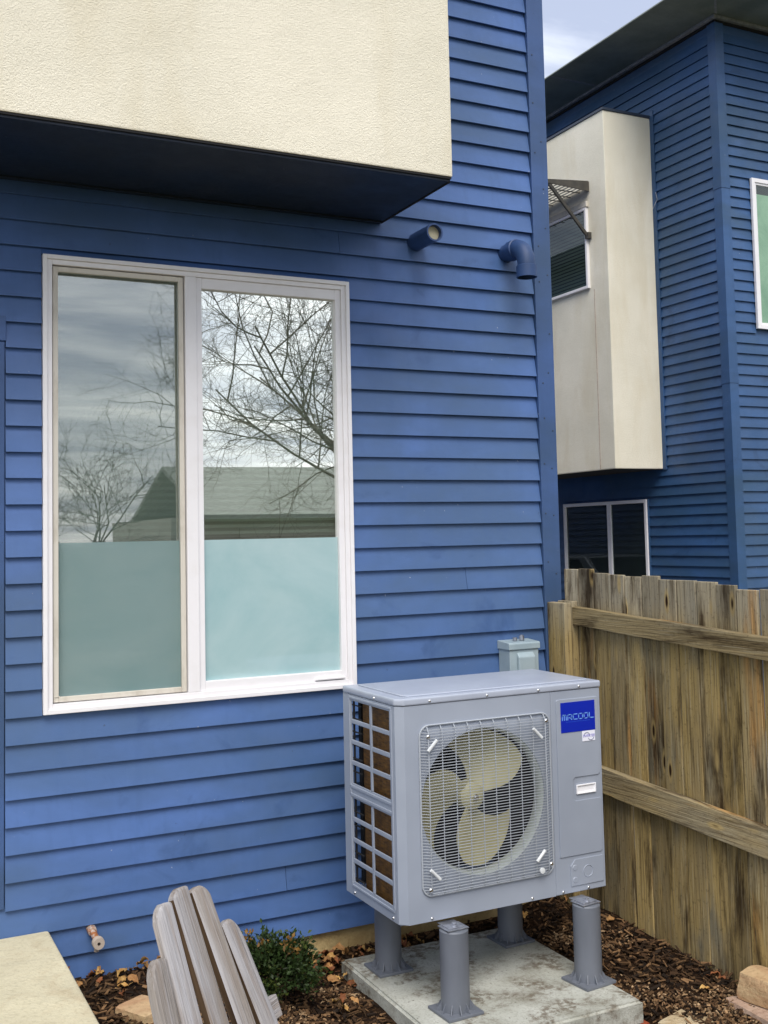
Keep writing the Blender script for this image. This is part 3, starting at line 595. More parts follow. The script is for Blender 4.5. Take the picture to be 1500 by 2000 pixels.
# label with lettering, sticker, handle
lb = A(MB().box(2.552, 2.717, AY0-.0052, AY0-.0034, .916, 1.033)).build('brand_label', 'label', hp, label='square blue brand label with pale lettering')
def strokes(polys, x, z, w_, h_, t, y, mb):
    for pl in polys:
        P = [(x+p[0]*w_, z+p[1]*h_) for p in pl]
        for (xa_, za_), (xb_, zb_) in zip(P[:-1], P[1:]):
            dx_, dz_ = xb_-xa_, zb_-za_; L_ = math.hypot(dx_, dz_); ux, uz = dx_/L_, dz_/L_; xa2, za2, xb2, zb2 = xa_-ux*t/2, za_-uz*t/2, xb_+ux*t/2, zb_+uz*t/2; nx, nz = -uz*t/2, ux*t/2
            mb.prism([(xa2+nx, za2+nz), (xb2+nx, zb2+nz), (xb2-nx, zb2-nz), (xa2-nx, za2-nz)], 'y', y-.0005, y)
G = {'M': [[(0, 0), (0, .75), (.15, 1), (.85, 1), (1, .75), (1, 0)], [(.5, 0), (.5, 1)]],
     'R': [[(0, 0), (0, .75), (.15, 1), (.85, 1), (1, .85), (1, .5), (.85, .38), (.35, .38)], [(.6, .38), (1, 0)]],
     'C': [[(1, 1), (.15, 1), (0, .85), (0, .15), (.15, 0), (1, 0)]],
     'O': [[(.12, 0), (.88, 0), (1, .12), (1, .88), (.88, 1), (.12, 1), (0, .88), (0, .12), (.12, 0)]],
     'L': [[(0, 1), (0, .15), (.15, 0), (1, 0)]]}
lt = MB(); xx = 2.5585
for ch in 'MRCOOL':
    strokes(G[ch], xx, .965, .0190, .020, .0032, AY0-.0053, lt); xx += .0263
A(lt).build('lettering', 'letter', lb)
tl = MB(); xx = 2.576
while xx < 2.692:
    L_ = random.uniform(.003, .0055); tl.box(xx, xx+L_, AY0-.0057, AY0-.0053, .955, .9572); xx += L_+.0018
A(tl).build('fine_print', 'faint', lb)
stk = A(MB().box(2.653, 2.7145, AY0-.0052, AY0-.0034, .8745, .9145)).build('inverter_sticker', 'sticker', hp)
def text_mesh(body, size, x, y, z, shear=0., width=None):
    c = bpy.data.curves.new('lettering', 'FONT'); c.body = body; c.size = size; c.shear = shear; c.extrude = .0002; c.align_x = 'CENTER'; c.resolution_u = 3
    t = bpy.data.objects.new('lettering', c); COL.objects.link(t); dg = bpy.context.evaluated_depsgraph_get(); dg.update()
    me_ = bpy.data.meshes.new_from_object(t.evaluated_get(dg)); bpy.data.objects.remove(t); bpy.data.curves.remove(c)
    xs = [v.co.x for v in me_.vertices]; k = (width/(max(xs)-min(xs))) if width else 1
    for v in me_.vertices: v.co = Vector((v.co.x*k+x-hx, -v.co.z+y-hy, v.co.y+z-hz))
    return me_
put(text_mesh('INVERTER', .0155, 2.684, AY0-.0056, .8895, .25, .056), 'lettering', 'stpurple', stk)
ar = MB()
for a0, a1, cx_, cz_ in ((25, 165, 2.674, .892), (205, 345, 2.694, .893)):
    P = [(cx_+.0155*math.cos(R(a)), AY0-.0056, cz_+.0155*math.sin(R(a))) for a in np.linspace(a0, a1, 9)]; ar.tube(P, [.0004]+[.0011]*7+[.0004], 4)
A(ar).build('swoosh', 'stdark', stk)
hd = A(MB().frame(2.617, 2.711, .672, .7085, .005, AY0-.006, AY0-.0005)).build('handle', 'handle', hp, .0015)
A(MB().box(2.621, 2.707, AY0-.0012, AY0-.0003, .676, .7045)).build('handle_recess', 'handle', hd)
A(MB().tube([(AX1-.001, -.74, .365), (AX1+.008, -.74, .365)], .011, 12)).build('cable_knockout', 'clip', hp)

# ------------------------------------------------------------------ risers and pad
PZ = -.020
def riser(x, y, rz, label):
    t = thing('riser_post', label, 'post', (x, y, PZ), 'risers under the heat pump', rz); hgt = .294
    MB().lathe([(.0001, .006), (.053, .006), (.053, hgt-.004), (.049, hgt), (.0001, hgt+.002)], (0, 0, 0), 'z', 40).build('tube', 'riser', t, smooth=40)
    MB().box(-.074, .074, -.074, .074, 0.0005, .011).build('flange', 'riser', t, .002)
    for k in range(12):
        a = 2*math.pi*k/12+.26; c_, s_ = math.cos(a), math.sin(a); q = MB().prism([(.051, .010), (.0715, .010), (.0715, .014), (.053, .042), (.051, .042)], 'y', -.0016, .0016)
        q.v = [(v[0]*c_-v[1]*s_, v[0]*s_+v[1]*c_, v[2]) for v in q.v]; q.build('gusset', 'riser', t)
    MB().box(-.045, .045, -.034, .040, hgt+.0025, hgt+.0065).box(-.034, .034, -.024, .060, hgt+.0068, hgt+.0105).build('bracket', 'galv', t, .0012)
    MB().tube([(0, -.004, hgt+.0106), (0, -.004, hgt+.0125)], .013, 16).tube([(0, -.004, hgt+.0125), (0, -.004, hgt+.021)], .0085, 6).build('bolt', 'galv', t, .001)
    return t
riser(2.022, -.868, .04, 'riser post under the fan grille at the front of the concrete pad')
riser(2.601, -.888, .10, 'riser post below the blue label of the heat pump, at the front of the pad')
riser(1.988, -.395, 0, 'riser post at the house-side corner of the pad beside the round drain hole')
riser(2.578, -.378, .03, 'riser post deep under the heat pump on the side of house and fence')
px0, px1, py0, py1 = 1.865, 2.680, -1.095, -.195
pm = MB(); plate_hole(pm, px0, px1, py0, py1, 1.966, -.520, .020, 0, .08, 32)
pm.v = [(x, z, PZ-y) for x, y, z in pm.v]
bm = bmesh.new(); me = pm.mesh('concrete_pad'); bm.from_mesh(me)
bmesh.ops.bevel(bm, geom=[e for e in bm.edges if all(abs(v.co.z-PZ) < 1e-4 for v in e.verts) and len(e.link_faces) == 2 and e.calc_face_angle(0) > .5 and (Vector((1.966, -.52))-e.verts[0].co.xy).length > .05], offset=.010, segments=3, affect='EDGES')
bm.to_mesh(me); bm.free()
pad = put(me, 'concrete_pad', 'pad', loc=(0, 0, 0)); tag(pad, 'weathered concrete pad with leaf stains and a round drain hole', 'concrete pad')
pad.rotation_euler = (0, 0, R(-.6))
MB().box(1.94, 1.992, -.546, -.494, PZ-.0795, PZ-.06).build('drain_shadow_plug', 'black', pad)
for x0_, y0_, x1_, y1_, lab in ((2.47, -1.135, 2.69, -1.035, 'red brick shimming the front edge of the concrete pad below the blue label'), (2.10, -1.13, 2.31, -1.03, 'red brick under the front edge of the concrete pad near its middle')):
    tag(MB().box(x0_, x1_, y0_, y1_, PZ-.145, PZ-.0815).build('brick', 'brick', None, .006), lab, 'brick', 'bricks under the pad')

# ------------------------------------------------------------------ fence
FS = -.0545   # the fence follows the ground down, away from the house (dz per -1 m in y)
fz = lambda y, z0: z0+.0500*(y+.061)
fe = thing('wooden_fence', 'weathered cedar picket fence with two rails running out from the house corner', 'fence', (3.145, -.06, -.05))
pv = []
for i in range(3):
    q = MB(); hw = .0533; n_ = 6
    q.box(0, .017, -2*hw, 0, -1.70, 0); pv.append(q.mesh('picket', .002, 1))
ypos = -.061
for k in range(36):
    o = put(pv[k % 3], 'picket', 'picket', fe); top = fz(ypos, 1.530)+random.uniform(-.007, .007)
    o.location = (3.142-3.145+random.uniform(-.002, .006), ypos+.06, top+.05); o.rotation_euler = (random.uniform(-.003, .003), 0, random.uniform(-.02, .02)); ypos -= .1135
def rail(zt, h, nm='rail'):
    q = MB(); ya, yb = -.175, -4.1; za, zb = fz(-.236, zt), fz(yb, zt)
    nseg = 24; b0 = 0
    for i in range(nseg+1):
        y = ya+(yb-ya)*i/nseg; z = za+(zb-za)*i/nseg+.001*math.sin(i*1.7)
        q.v += [(3.102+.002*math.sin(i*.9), y, z), (3.139, y, z+.001), (3.139, y, z-h), (3.102+.002*math.sin(i*.9), y, z-h+.0012*math.sin(i*2.3))]
    for i in range(nseg):
        for k in range(4): q.f.append((i*4+k, i*4+(k+1) % 4, i*4+4+(k+1) % 4, i*4+4+k))
    q.f += [(0, 1, 2, 3), tuple(nseg*4+k for k in (3, 2, 1, 0))]
    q.v = [(x-3.145, y+.06, z+.05) for x, y, z in q.v]; return q.build(nm, 'rail', fe, .003, 2)
rail(1.362, .085); rail(.652, .112)
MB().box(3.060-3.145, 3.100-3.145, -.170+.06, -.032+.06, -.4, 1.372+.05).build('post', 'picket', fe, .004)
MB().box(3.1015-3.145, 3.136-3.145, -.172+.06, -.060+.06, -.4, 1.379+.05).build('post', 'picket', fe, .004)

# ------------------------------------------------------------------ neighbouring house
XN, YN = 7.577, 3.327
NH = thing('blue_house', 'far blue lap-sided house with dark eaves and stucco bay beyond the fence', 'house', (XN, YN, 0))
def Nn(mb): mb.v = [(x-XN, y-YN, z) for x, y, z in mb.v]; return mb
EZ = 6.62
Nn(MB().box(XN, 14, YN, 15, -.3, EZ)).build('wall', 'siding_shaded', NH)
kk = int((EZ-.12-Z0)/EXP)
YB0, YB1, XB, BZ0, BZ1 = 4.285, 7.6, 6.943, 2.335, 6.005
NW = (4.545, 6.0, .75, 2.035)          # lower window y0,y1,z0,z1
RW = (7.925, 9.35, 3.630, 5.115)       # window in the front face
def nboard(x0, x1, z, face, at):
    o = board(NH, x0, x1, z, 'siding_shaded', face, at); o.location = (o.location.x-XN, o.location.y-YN, z); return o
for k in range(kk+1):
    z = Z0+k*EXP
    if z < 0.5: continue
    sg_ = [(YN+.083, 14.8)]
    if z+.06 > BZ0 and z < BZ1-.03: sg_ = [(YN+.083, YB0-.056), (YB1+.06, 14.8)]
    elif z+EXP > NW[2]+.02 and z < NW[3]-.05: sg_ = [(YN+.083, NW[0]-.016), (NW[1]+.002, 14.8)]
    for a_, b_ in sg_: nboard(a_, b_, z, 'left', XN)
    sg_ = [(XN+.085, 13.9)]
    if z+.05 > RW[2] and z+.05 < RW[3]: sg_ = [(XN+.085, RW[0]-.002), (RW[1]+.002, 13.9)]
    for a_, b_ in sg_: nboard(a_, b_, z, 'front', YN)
Nn(MB().prism([(XN-.026, YN-.026), (XN+.083, YN-.026), (XN+.083, YN), (XN, YN), (XN, YN+.081), (XN-.026, YN+.081)], 'z', -.2, EZ-.002)).build('corner_board', 'siding_shaded', NH, .002)
for zz in (5.08, 3.19): Nn(MB().prism([(XN-.030, YN-.030), (XN+.084, YN-.030), (XN+.084, YN-.026), (XN-.026, YN-.026), (XN-.026, YN+.082), (XN-.030, YN+.082)], 'z', zz-.10, zz)).build('joint_flashing', 'siding_shaded', NH)
# eaves
OX, OY = 6.905, 2.66
Nn(MB().box(OX, 14.6, OY, 15.6, EZ+.062, EZ+.078)).build('eave_soffit', 'eave', NH, .004)
Nn(MB().box(OX+.06, 14.6, OY+.06, 15.6, EZ+.079, EZ+.12)).build('roof', 'flash', NH, .004)
Nn(MB().box(XN-.05, XN-.001, YN-.05, 14.9, EZ+.03, EZ+.0612).box(XN-.001, 14, YN-.05, YN-.001, EZ+.03, EZ+.0612)).build('frieze_board', 'seal', NH, .004)
Nn(MB().box(XN-.012, XN-.001, YN-.012, 14.9, EZ-.001, EZ+.0298).box(XN-.001, 14, YN-.012, YN-.001, EZ-.001, EZ+.0298)).build('frieze_gap', 'black', NH)
# mitre and butt seams of the soffit panels
sm = MB(); sm.prism([(OX+.02, OY-.01), (OX+.045, OY-.01), (XN-.02, YN-.06), (XN-.05, YN-.06)], 'z', EZ+.0585, EZ+.0618); Nn(sm).build('soffit_seam', 'seal', NH)
sm = MB(); sm.box(OX+.02, XN-.06, 5.10, 5.135, EZ+.0585, EZ+.0618); Nn(sm).build('soffit_seam', 'seal', NH)
# stucco bay
Nn(MB().box(XB, XN-.0205, YB0, YB1, BZ0, BZ1)).build('stucco_bay', 'stucco2', NH, .008, label='weathered cream stucco bay')
Nn(MB().box(XB-.012, XN-.02, YB0-.012, YB1+.012, BZ1+.001, BZ1+.028)).build('bay_flashing', 'flash', NH, .003)
Nn(MB().box(XN-.03, XN-.0005, YB0-.054, YB0-.001, BZ0-.01, BZ1+.07)).build('bay_trim', 'siding_shaded', NH, .003)
Nn(MB().box(XB+.02, XN-.021, YB0+.02, YB1-.02, BZ0-.004, BZ0-.0005)).build('bay_soffit', 'black', NH)
Nn(MB().box(XB-.0022, XB+.002, 4.520, 4.526, BZ0+.01, 4.20)).build('control_joint', 'pinkstone', NH)
Nn(MB().tube([(7.50, YB0-.058, 5.02), (7.535, YB0-.09, 5.12), (7.545, YB0-.06, 5.20)], .004, 6)).build('loose_wire', 'galv', NH)
# window in the bay with a louvred sunshade
def win_x(yA, yB, zA, zB, x, mull, gm, backing, label, wd=.03, fr='vinyl'):
    wn = Nn(MB().frameX(yA, yB, zA, zB, wd, x-.028, x+.03)).build('window', fr, NH, .003, label=label)
    if mull: Nn(MB().box(x-.022, x+.03, mull-.03, mull+.03, zA+wd, zB-wd)).build('mullion', fr, wn, .003)
    edges = [yA+wd, mull-.03, mull+.03, yB-wd] if mull else [yA+wd, yB-wd]
    for i in range(0, len(edges), 2): Nn(MB().box(x-.006, x-.002, edges[i], edges[i+1], zA+wd, zB-wd)).build('pane', gm[i//2], wn)
    for i in range(0, len(edges), 2): Nn(MB().box(x-.0012, x-.0006, edges[i], edges[i+1], zA+wd, zB-wd)).build('backing', backing[i//2], wn)
    return wn
bw_ = win_x(4.585, 6.2, 4.225, 5.075, XB-.004, 5.5, ['glass_dark']*2, ['black', 'black'], 'white framed bay window with lowered blinds', .028)
for k in range(22): Nn(MB().box(XB-.0078, XB-.0066, 4.62, 5.465, 4.262+k*.0365, 4.262+k*.0365+.024)).build('blind_slat', 'blind', bw_)
Nn(MB().box(XB-.034, XB+.01, 4.57, 6.22, 5.078, 5.135)).build('head_trim', 'beige', bw_, .004)
aw = thing('sunshade_awning', 'dark steel louvred sunshade bracketed over the bay window', 'awning', (XB, 4.56, 5.25)); ax, ay, az = XB, 4.56, 5.25
def Aw(mb): mb.v = [(x-ax, y-ay, z-az) for x, y, z in mb.v]; return mb
XO = 6.415
for yb in (4.548, 6.20):
    Aw(MB().prism([(XB-.001, 5.235), (XB-.001, 5.335), (XB-.012, 5.345), (XO, 5.300), (XO, 5.262)], 'y', yb, yb+.012)).build('arm', 'bronze', aw, .002)
    Aw(MB().tube([(XO+.015, yb+.02, 5.285), (XB-.028, yb+.02, 4.765)], .020, 4)).build('brace', 'bronze', aw)
    Aw(MB().box(XB-.045, XB-.001, yb-.012, yb+.045, 4.735, 4.80)).build('wall_plate', 'bronze', aw, .002)
for k in range(9):
    xx = XB-.045-k*.055
    q = MB().prism([(xx, 5.272), (xx+.034, 5.300), (xx+.036, 5.297), (xx+.002, 5.269)], 'y', 4.561, 6.199); Aw(q).build('louvre', 'bronze', aw)
for yy in np.arange(4.72, 6.1, .16): Aw(MB().box(XO+.01, XB-.002, yy-.012, yy, 5.262, 5.268)).build('crossbar', 'bronze', aw)
# lower window, in the shade of the bay
win_x(NW[0], NW[1], NW[2], NW[3], XN-.022, 5.175, ['glass_dark', 'glass_dark'], ['black', 'black'], 'white framed ground floor window under the bay', .035)
Nn(MB().box(XN-.034, XN-.001, NW[0]-.015, NW[0]-.001, NW[2], NW[3]+.002)).build('window_trim', 'siding_shaded', NH, .002)
# window in the front face
wn = Nn(MB().frame(RW[0], RW[1], RW[2], RW[3], .04, YN-.05, YN-.0205).frame(RW[0]+.04, RW[1]-.04, RW[2]+.04, RW[3]-.04, .022, YN-.040, YN-.0205)).build('window', 'vinyl', NH, .003, label='white window with pale green shade in the front face')
Nn(MB().box(RW[0]+.062, RW[1]-.062, YN-.034, YN-.031, RW[2]+.062, RW[3]-.062)).build('pane', 'glass_mid', wn)
Nn(MB().box(RW[0]+.062, RW[1]-.062, YN-.0275, YN-.0255, RW[2]+.062, RW[3]-.15)).build('shade', 'greenshade', wn)
Nn(MB().box(RW[0]+.062, RW[1]-.062, YN-.0245, YN-.0210, RW[2]+.062, RW[3]-.062)).build('backing', 'black', wn)

# ------------------------------------------------------------------ stones
def rock(name, label, cat, c, size, mat, seed, rz=0, group=None):
    rg = np.random.default_rng(seed); bm = bmesh.new(); bmesh.ops.create_cube(bm, size=1)
    bmesh.ops.subdivide_edges(bm, edges=bm.edges, cuts=5, use_grid_fill=True)
    ph = rg.uniform(0, 6, 9)
    for v in bm.verts:
        p = v.co*2; q = Vector((p.x, p.y, p.z)); m4 = (abs(p.x)**18+abs(p.y)**18+abs(p.z)**18)**(1/18); q = q/max(m4, .01)*max(abs(p.x), abs(p.y), abs(p.z))
        n_ = sum(math.sin(q.dot(Vector((math.cos(ph[i])*3.3, math.sin(ph[i])*2.9, math.cos(ph[i]*2)*3.1)))+ph[i]*7) for i in range(6))*.018
        v.co = Vector((q.x*size[0]/2, q.y*size[1]/2, q.z*size[2]/2))*(1+n_)
    me_ = bpy.data.meshes.new(name); bm.to_mesh(me_); bm.free(); me_.shade_smooth(); me_.set_sharp_from_angle(angle=R(40))
    return tag(put(me_, name, mat, None, loc=c, rot=(0, 0, rz)), label, cat, group)
rock('sandstone_block', 'tan sandstone block topping the stack by the fence foot', 'stone', (3.080, -1.345, .014), (.125, .20, .10), 'sandstone', 3, .1)
rock('sandstone_block', 'pinkish sandstone block underneath the tan one by the fence foot', 'stone', (3.050, -1.345, -.086), (.17, .24, .098), 'pinkstone', 5, -.05)
rock('flagstone', 'flat pale flagstone lying in the mulch before the concrete pad', 'stone', (2.79, -1.255, -.095), (.20, .17, .05), 'flagstone', 8, .3)
rock('sandstone_block', 'tan sandstone block in the mulch behind the wooden chair', 'stone', (.985, -.46, .022), (.13, .16, .09), 'sandstone', 11, .5)

# ------------------------------------------------------------------ adirondack chair
PHI = .921; dF = Vector((math.cos(PHI), -math.sin(PHI), 0)); wF = Vector((math.sin(PHI), math.cos(PHI), 0)); TH = .368
aF = -math.sin(TH)*dF+math.cos(TH)*Vector((0, 0, 1)); nF = wF.cross(aF); nF = nF if nF.dot(dF) > 0 else -nF
Tp = Vector((.745, -1.759, .86)); GZ = gh(.9, -1.9)
base = Tp-aF*.62; base = Vector((base.x+dF.x*.25, base.y+dF.y*.25, GZ))
ch = thing('adirondack_chair', 'weathered grey wooden garden chair with fanned slat back', 'chair', base)
def Cc(mb): mb.v = [tuple(Vector(v)-base) for v in mb.v]; return mb
for i, dr in zip((-2, -1, 0, 1, 2), (.121, .016, 0, .016, .121)):
    top = Tp+wF*(i*.0715)-aF*dr; ax_ = (aF-wF*(.062*i)*-1.0).normalized() if False else (aF+wF*(-.062*i)).normalized(); sd_ = nF.cross(ax_).normalized()
    if sd_.dot(wF) < 0: sd_ = -sd_
    hw = .0315; Ln = .68-dr; prof = []
    asym = {-2: -1., -1: -.85, 0: -.55, 1: .75, 2: 1.}[i]
    n_ = 14
    for k in range(n_+1):
        t_ = -1+2*k/n_; q_ = max(0, t_*asym); drop = hw*.22*(1-math.sqrt(max(0, 1-t_*t_)))+hw*1.45*(1-math.sqrt(max(0, 1-min(1, q_)**2)))+q_*hw*.35
        prof.append((t_*hw, -drop))
    prof = [(-hw*1.02, -Ln)]+prof+[(hw*1.02, -Ln)]
    # crowned cross-section: three layers
    me_v = MB(); rings = []
    for off, ins in ((-.011, .002), (-.009, .0), (.008, .0), (.0108, .0030), (.0122, .009)):
        rings.append([top+sd_*(p[0]*(1-ins/hw))+ax_*(p[1]-(ins if p[1] > -Ln+.01 else 0))+nF*(off) for p in prof])
    n_ = len(prof)
    for r_ in rings: me_v.v += [tuple(p) for p in r_]
    for j in range(len(rings)-1):
        for k in range(n_): me_v.f.append((j*n_+k, j*n_+(k+1) % n_, (j+1)*n_+(k+1) % n_, (j+1)*n_+k))
    me_v.f += [tuple(range(n_)), tuple((len(rings)-1)*n_+k for k in range(n_))]
    Cc(me_v)
    Rt = Matrix((sd_, nF, ax_)).transposed()      # slat-local frame so the grain runs along the slat
    tv = top-base; me_v.v = [tuple(Rt.transposed() @ (Vector(v)-tv)) for v in me_v.v]
    o = me_v.build('back_slat', 'teak', ch, smooth=45); o.data.materials.append(M_['teak_edge'])
    for pq in o.data.polygons:
        if i >= 0 and abs(pq.normal.x) > .8 and pq.center.z < -.06: pq.material_index = 1
    o.matrix_local = Matrix.Translation(tv) @ Rt.to_4x4()
def plank(p, q, wdir, wd, th, name, bev=.004):
    """a board from p to q, width along wdir"""
    p, q = Vector(p), Vector(q); ax_ = (q-p).normalized(); wd_ = (wdir-ax_*wdir.dot(ax_)).normalized(); n_ = ax_.cross(wd_)
    mb = MB(); mb.box(-wd/2, wd/2, -th/2, th/2, 0, (q-p).length); o = mb.build(name, 'teak', ch, bev)
    o.matrix_local = Matrix.Translation(p-base) @ Matrix((wd_, n_, ax_)).transposed().to_4x4(); return o
Zv = Vector((0, 0, 1)); S0 = Tp-aF*.655
S0 = Vector((S0.x, S0.y, S0.z))
for sgn in (-1, 1):
    e_ = wF*(.235*sgn)
    arm0 = Vector(((S0+aF*.30).x, (S0+aF*.30).y, .40))-dF*.05+wF*(.265*sgn); plank(arm0, arm0+dF*.66-Zv*.01, wF, .105, .020, 'arm')
    f0 = S0+dF*.50+e_; plank((f0.x, f0.y, GZ), (f0.x, f0.y, .383), dF, .085, .022, 'leg')
    p_ = S0+dF*.53+e_*.90; q_ = S0-dF*.30+e_*.90; plank((p_.x, p_.y, .30), (q_.x, q_.y, GZ+.03), Zv, .095, .022, 'leg')
for k in range(6):
    c_ = S0+dF*(.10+.082*k); zz = .205+.018*k; plank(Vector((c_.x, c_.y, zz+.045))-wF*.235, Vector((c_.x, c_.y, zz+.045))+wF*.235, dF, .072, .018, 'seat_slat')
c_ = S0+aF*.28-nF*.026; plank(c_-wF*.27, c_+wF*.27, aF, .055, .022, 'back_rail')
c_ = S0+aF*.06-nF*.026; plank(c_-wF*.20, c_+wF*.20, aF, .055, .022, 'back_rail')

# ------------------------------------------------------------------ boxwood
def leaf_cloud(name, parent, pts, nrm, size, cols, mat, rg):
    n = len(pts); u = rg.normal(size=(n, 3)); ax_ = nrm+.7*u; ax_ /= np.linalg.norm(ax_, axis=1)[:, None]
    s_ = np.cross(ax_, rg.normal(size=(n, 3))); s_ /= np.linalg.norm(s_, axis=1)[:, None]; nn = np.cross(ax_, s_)
    L_ = size*rg.uniform(.7, 1.3, (n, 1)); W_ = L_*.55
    v = np.stack([pts, pts+ax_*L_*.45+s_*W_*.5+nn*L_*.12, pts+ax_*L_, pts+ax_*L_*.45-s_*W_*.5+nn*L_*.12], 1).reshape(-1, 3)
    me_ = bpy.data.meshes.new(name); me_.vertices.add(len(v)); me_.vertices.foreach_set('co', v.ravel())
    idx = np.arange(n)[:, None]*4; f_ = np.concatenate([idx+[0, 1, 2], idx+[0, 2, 3]], 1).reshape(-1, 3)
    me_.loops.add(f_.size); me_.loops.foreach_set('vertex_index', f_.ravel()); me_.polygons.add(len(f_)); me_.polygons.foreach_set('loop_start', np.arange(len(f_))*3); me_.update(calc_edges=True)
    ca = me_.color_attributes.new('col', 'FLOAT_COLOR', 'POINT'); cc = np.repeat(np.concatenate([cols, np.ones((n, 1))], 1), 4, 0); ca.data.foreach_set('color', cc.ravel())
    return put(me_, name, mat, parent)
sb = thing('boxwood_shrub', 'small dark green boxwood shrub between the wooden chair and heat pump pad', 'shrub', (1.455, -.44, gh(1.5, -.43)))
bz = gh(1.5, -.43); n = 7500
sprigs = []
for k in range(150):
    a = random.uniform(0, 6.283); cz_ = random.uniform(-.15, 1); rad = math.sqrt(max(0, 1-cz_*cz_))
    tip = Vector((.165*rad*math.cos(a)+.02*(1-cz_), .15*rad*math.sin(a), .105+.135*cz_))*random.uniform(.78, 1.16); sprigs.append(tip)
pts = []; nr = []; cl = []
for k in range(n):
    tip = sprigs[k % len(sprigs)]; t_ = random.random()**.55; root = Vector((0, 0, .08)); p = root.lerp(tip, .45+.58*t_)+Vector((random.gauss(0, .012), random.gauss(0, .012), random.gauss(0, .012)))
    p.z = max(p.z, .012); pts.append(p); d_ = (tip-root).normalized(); nr.append(d_)
    g = random.uniform(.55, 1.25); c = (.026*g, .046*g, .013*g)
    if (k % len(sprigs)) % 3 == 0 and t_ > .8: c = (.060*g, .080*g, .018*g)
    if tip.z > .21 and (k % len(sprigs)) % 4 == 1 and t_ > .75: c = (.22*g, .12*g, .03*g)
    cl.append(c)
leaf_cloud('foliage', sb, np.array(pts), np.array(nr), .019, np.array(cl), 'leaves', rng)
q = MB()
for tip in sprigs[:60]: q.tube([(0, 0, -.02), tuple(tip*.5+Vector((0, 0, .02))), tuple(tip*.97)], [.005, .003, .0012], 4, False)
q.build('stem', 'stem', sb)

# ------------------------------------------------------------------ mulch and leaves
def ok(x, y):
    if px0-.02 < x < px1+.02 and py0-.02 < y < py1+.02: return False
    if x < .75 and y > -2.62: return False
    if x > 3.135 or y > -.03: return False
    return True
def chips(name, n, xr, yr, ln_, wd_, th_, colfn, lab, seed, lift=.006, filt=None):
    rg = random.Random(seed); v = []; f_ = []; cols_ = []
    while len(cols_) < n*8:
        x, y = rg.uniform(*xr), rg.uniform(*yr)
        if not ok(x, y) or (filt and not filt(x, y, rg)): continue
        L_, W_, T_ = rg.uniform(*ln_), rg.uniform(*wd_), rg.uniform(*th_)
        m3 = Matrix.Rotation(rg.uniform(0, 6.283), 3, 'Z') @ Matrix.Rotation(rg.gauss(0, .35), 3, 'Y') @ Matrix.Rotation(rg.gauss(0, .45), 3, 'X')
        c = Vector((x, y, gh(x, y)+rg.uniform(0, lift*2.2))); k = len(v); tp = rg.uniform(.3, .9)
        for sz in (-1, 1):
            for sx_, sy_ in ((-1, -1), (1, -tp), (1, tp), (-1, 1)): v.append(tuple(c+m3 @ Vector((sx_*L_/2, sy_*W_/2, sz*T_/2))))
        f_ += [(k, k+3, k+2, k+1), (k+4, k+5, k+6, k+7), (k, k+1, k+5, k+4), (k+1, k+2, k+6, k+5), (k+2, k+3, k+7, k+6), (k+3, k, k+4, k+7)]
        col = colfn(rg); cols_ += [col]*8
    me_ = bpy.data.meshes.new(name); me_.from_pydata(v, [], f_); ca = me_.color_attributes.new('col', 'FLOAT_COLOR', 'POINT'); ca.data.foreach_set('color', np.array([c+(1,) for c in cols_]).ravel())
    o = put(me_, name, 'chips'); o['kind'] = 'stuff'; o['label'] = lab; o['category'] = 'mulch'; return o
def barkcol(rg):
    g = rg.uniform(.35, 1.25)
    return rg.choice([(.045*g, .026*g, .014*g), (.080*g, .043*g, .021*g), (.11*g, .062*g, .030*g), (.022*g, .014*g, .009*g), (.20*g, .115*g, .055*g)])
def woodcol(rg):
    g = rg.uniform(.5, 1.3); return rg.choice([(.30*g, .19*g, .10*g), (.22*g, .13*g, .065*g), (.38*g, .26*g, .15*g), (.16*g, .09*g, .045*g)])
chips('bark_mulch', 13000, (.72, 3.13), (-2.3, -.03), (.012, .05), (.004, .014), (.002, .006), barkcol, 'dark brown bark mulch covering the planting bed', 1, .009)
blob = lambda x, y, rg: (math.sin(x*5.1+1.3)*math.sin(y*6.3+.4)+.35*math.sin(x*13+y*9) > rg.uniform(-.25, .55)) and y < -.32
chips('wood_chips', 7000, (1.1, 3.05), (-2.0, -.3), (.006, .020), (.004, .010), (.002, .006), woodcol, 'pale tan wood chips scattered over the bed', 2, .010, blob)
def leafmesh(seed):
    rg = random.Random(seed); n_ = 6; q = MB(); L_ = .055; curl = rg.uniform(.15, .6)
    for i in range(n_+1):
        t_ = i/n_; wd = .017*math.sin(math.pi*min(1, t_*.93+.05))**.7*(1+.25*math.sin(t_*20+seed)); z = curl*.03*math.sin(t_*3)+.004*math.sin(t_*9+seed)
        for s_ in (-1, 0, 1): q.v.append((s_*wd, t_*L_, z+abs(s_)*.010*rg.uniform(.4, 1.6)))
    for i in range(n_):
        for k in range(2): a = i*3+k; q.f.append((a, a+1, a+4, a+3))
    q.tube([(0, 0, 0), (0, -.012, .002), (.002, -.022, .001)], .0008, 3, False)
    return q
LM = []
for i in range(9): LM.append(leafmesh(i).mesh('fallen_leaf', smooth=80, fix=False)); LM[-1].materials.append(M_[('leaf_tan', 'leaf_yel', 'leaf_red')[i % 3]])
rg = random.Random(4)
spots = []
while len(spots) < 46: spots.append((rg.uniform(1.68, 2.3), -.035-abs(rg.gauss(0, .10)), 0))
while len(spots) < 62: spots.append((rg.uniform(.78, 1.35), -.04-abs(rg.gauss(0, .12)), 1))
while len(spots) < 78: spots.append((rg.uniform(1.7, 1.86), rg.uniform(-.6, -.1), 2))
while len(spots) < 85: spots.append((rg.uniform(2.7, 3.1), rg.uniform(-1.2, -.05), 3))
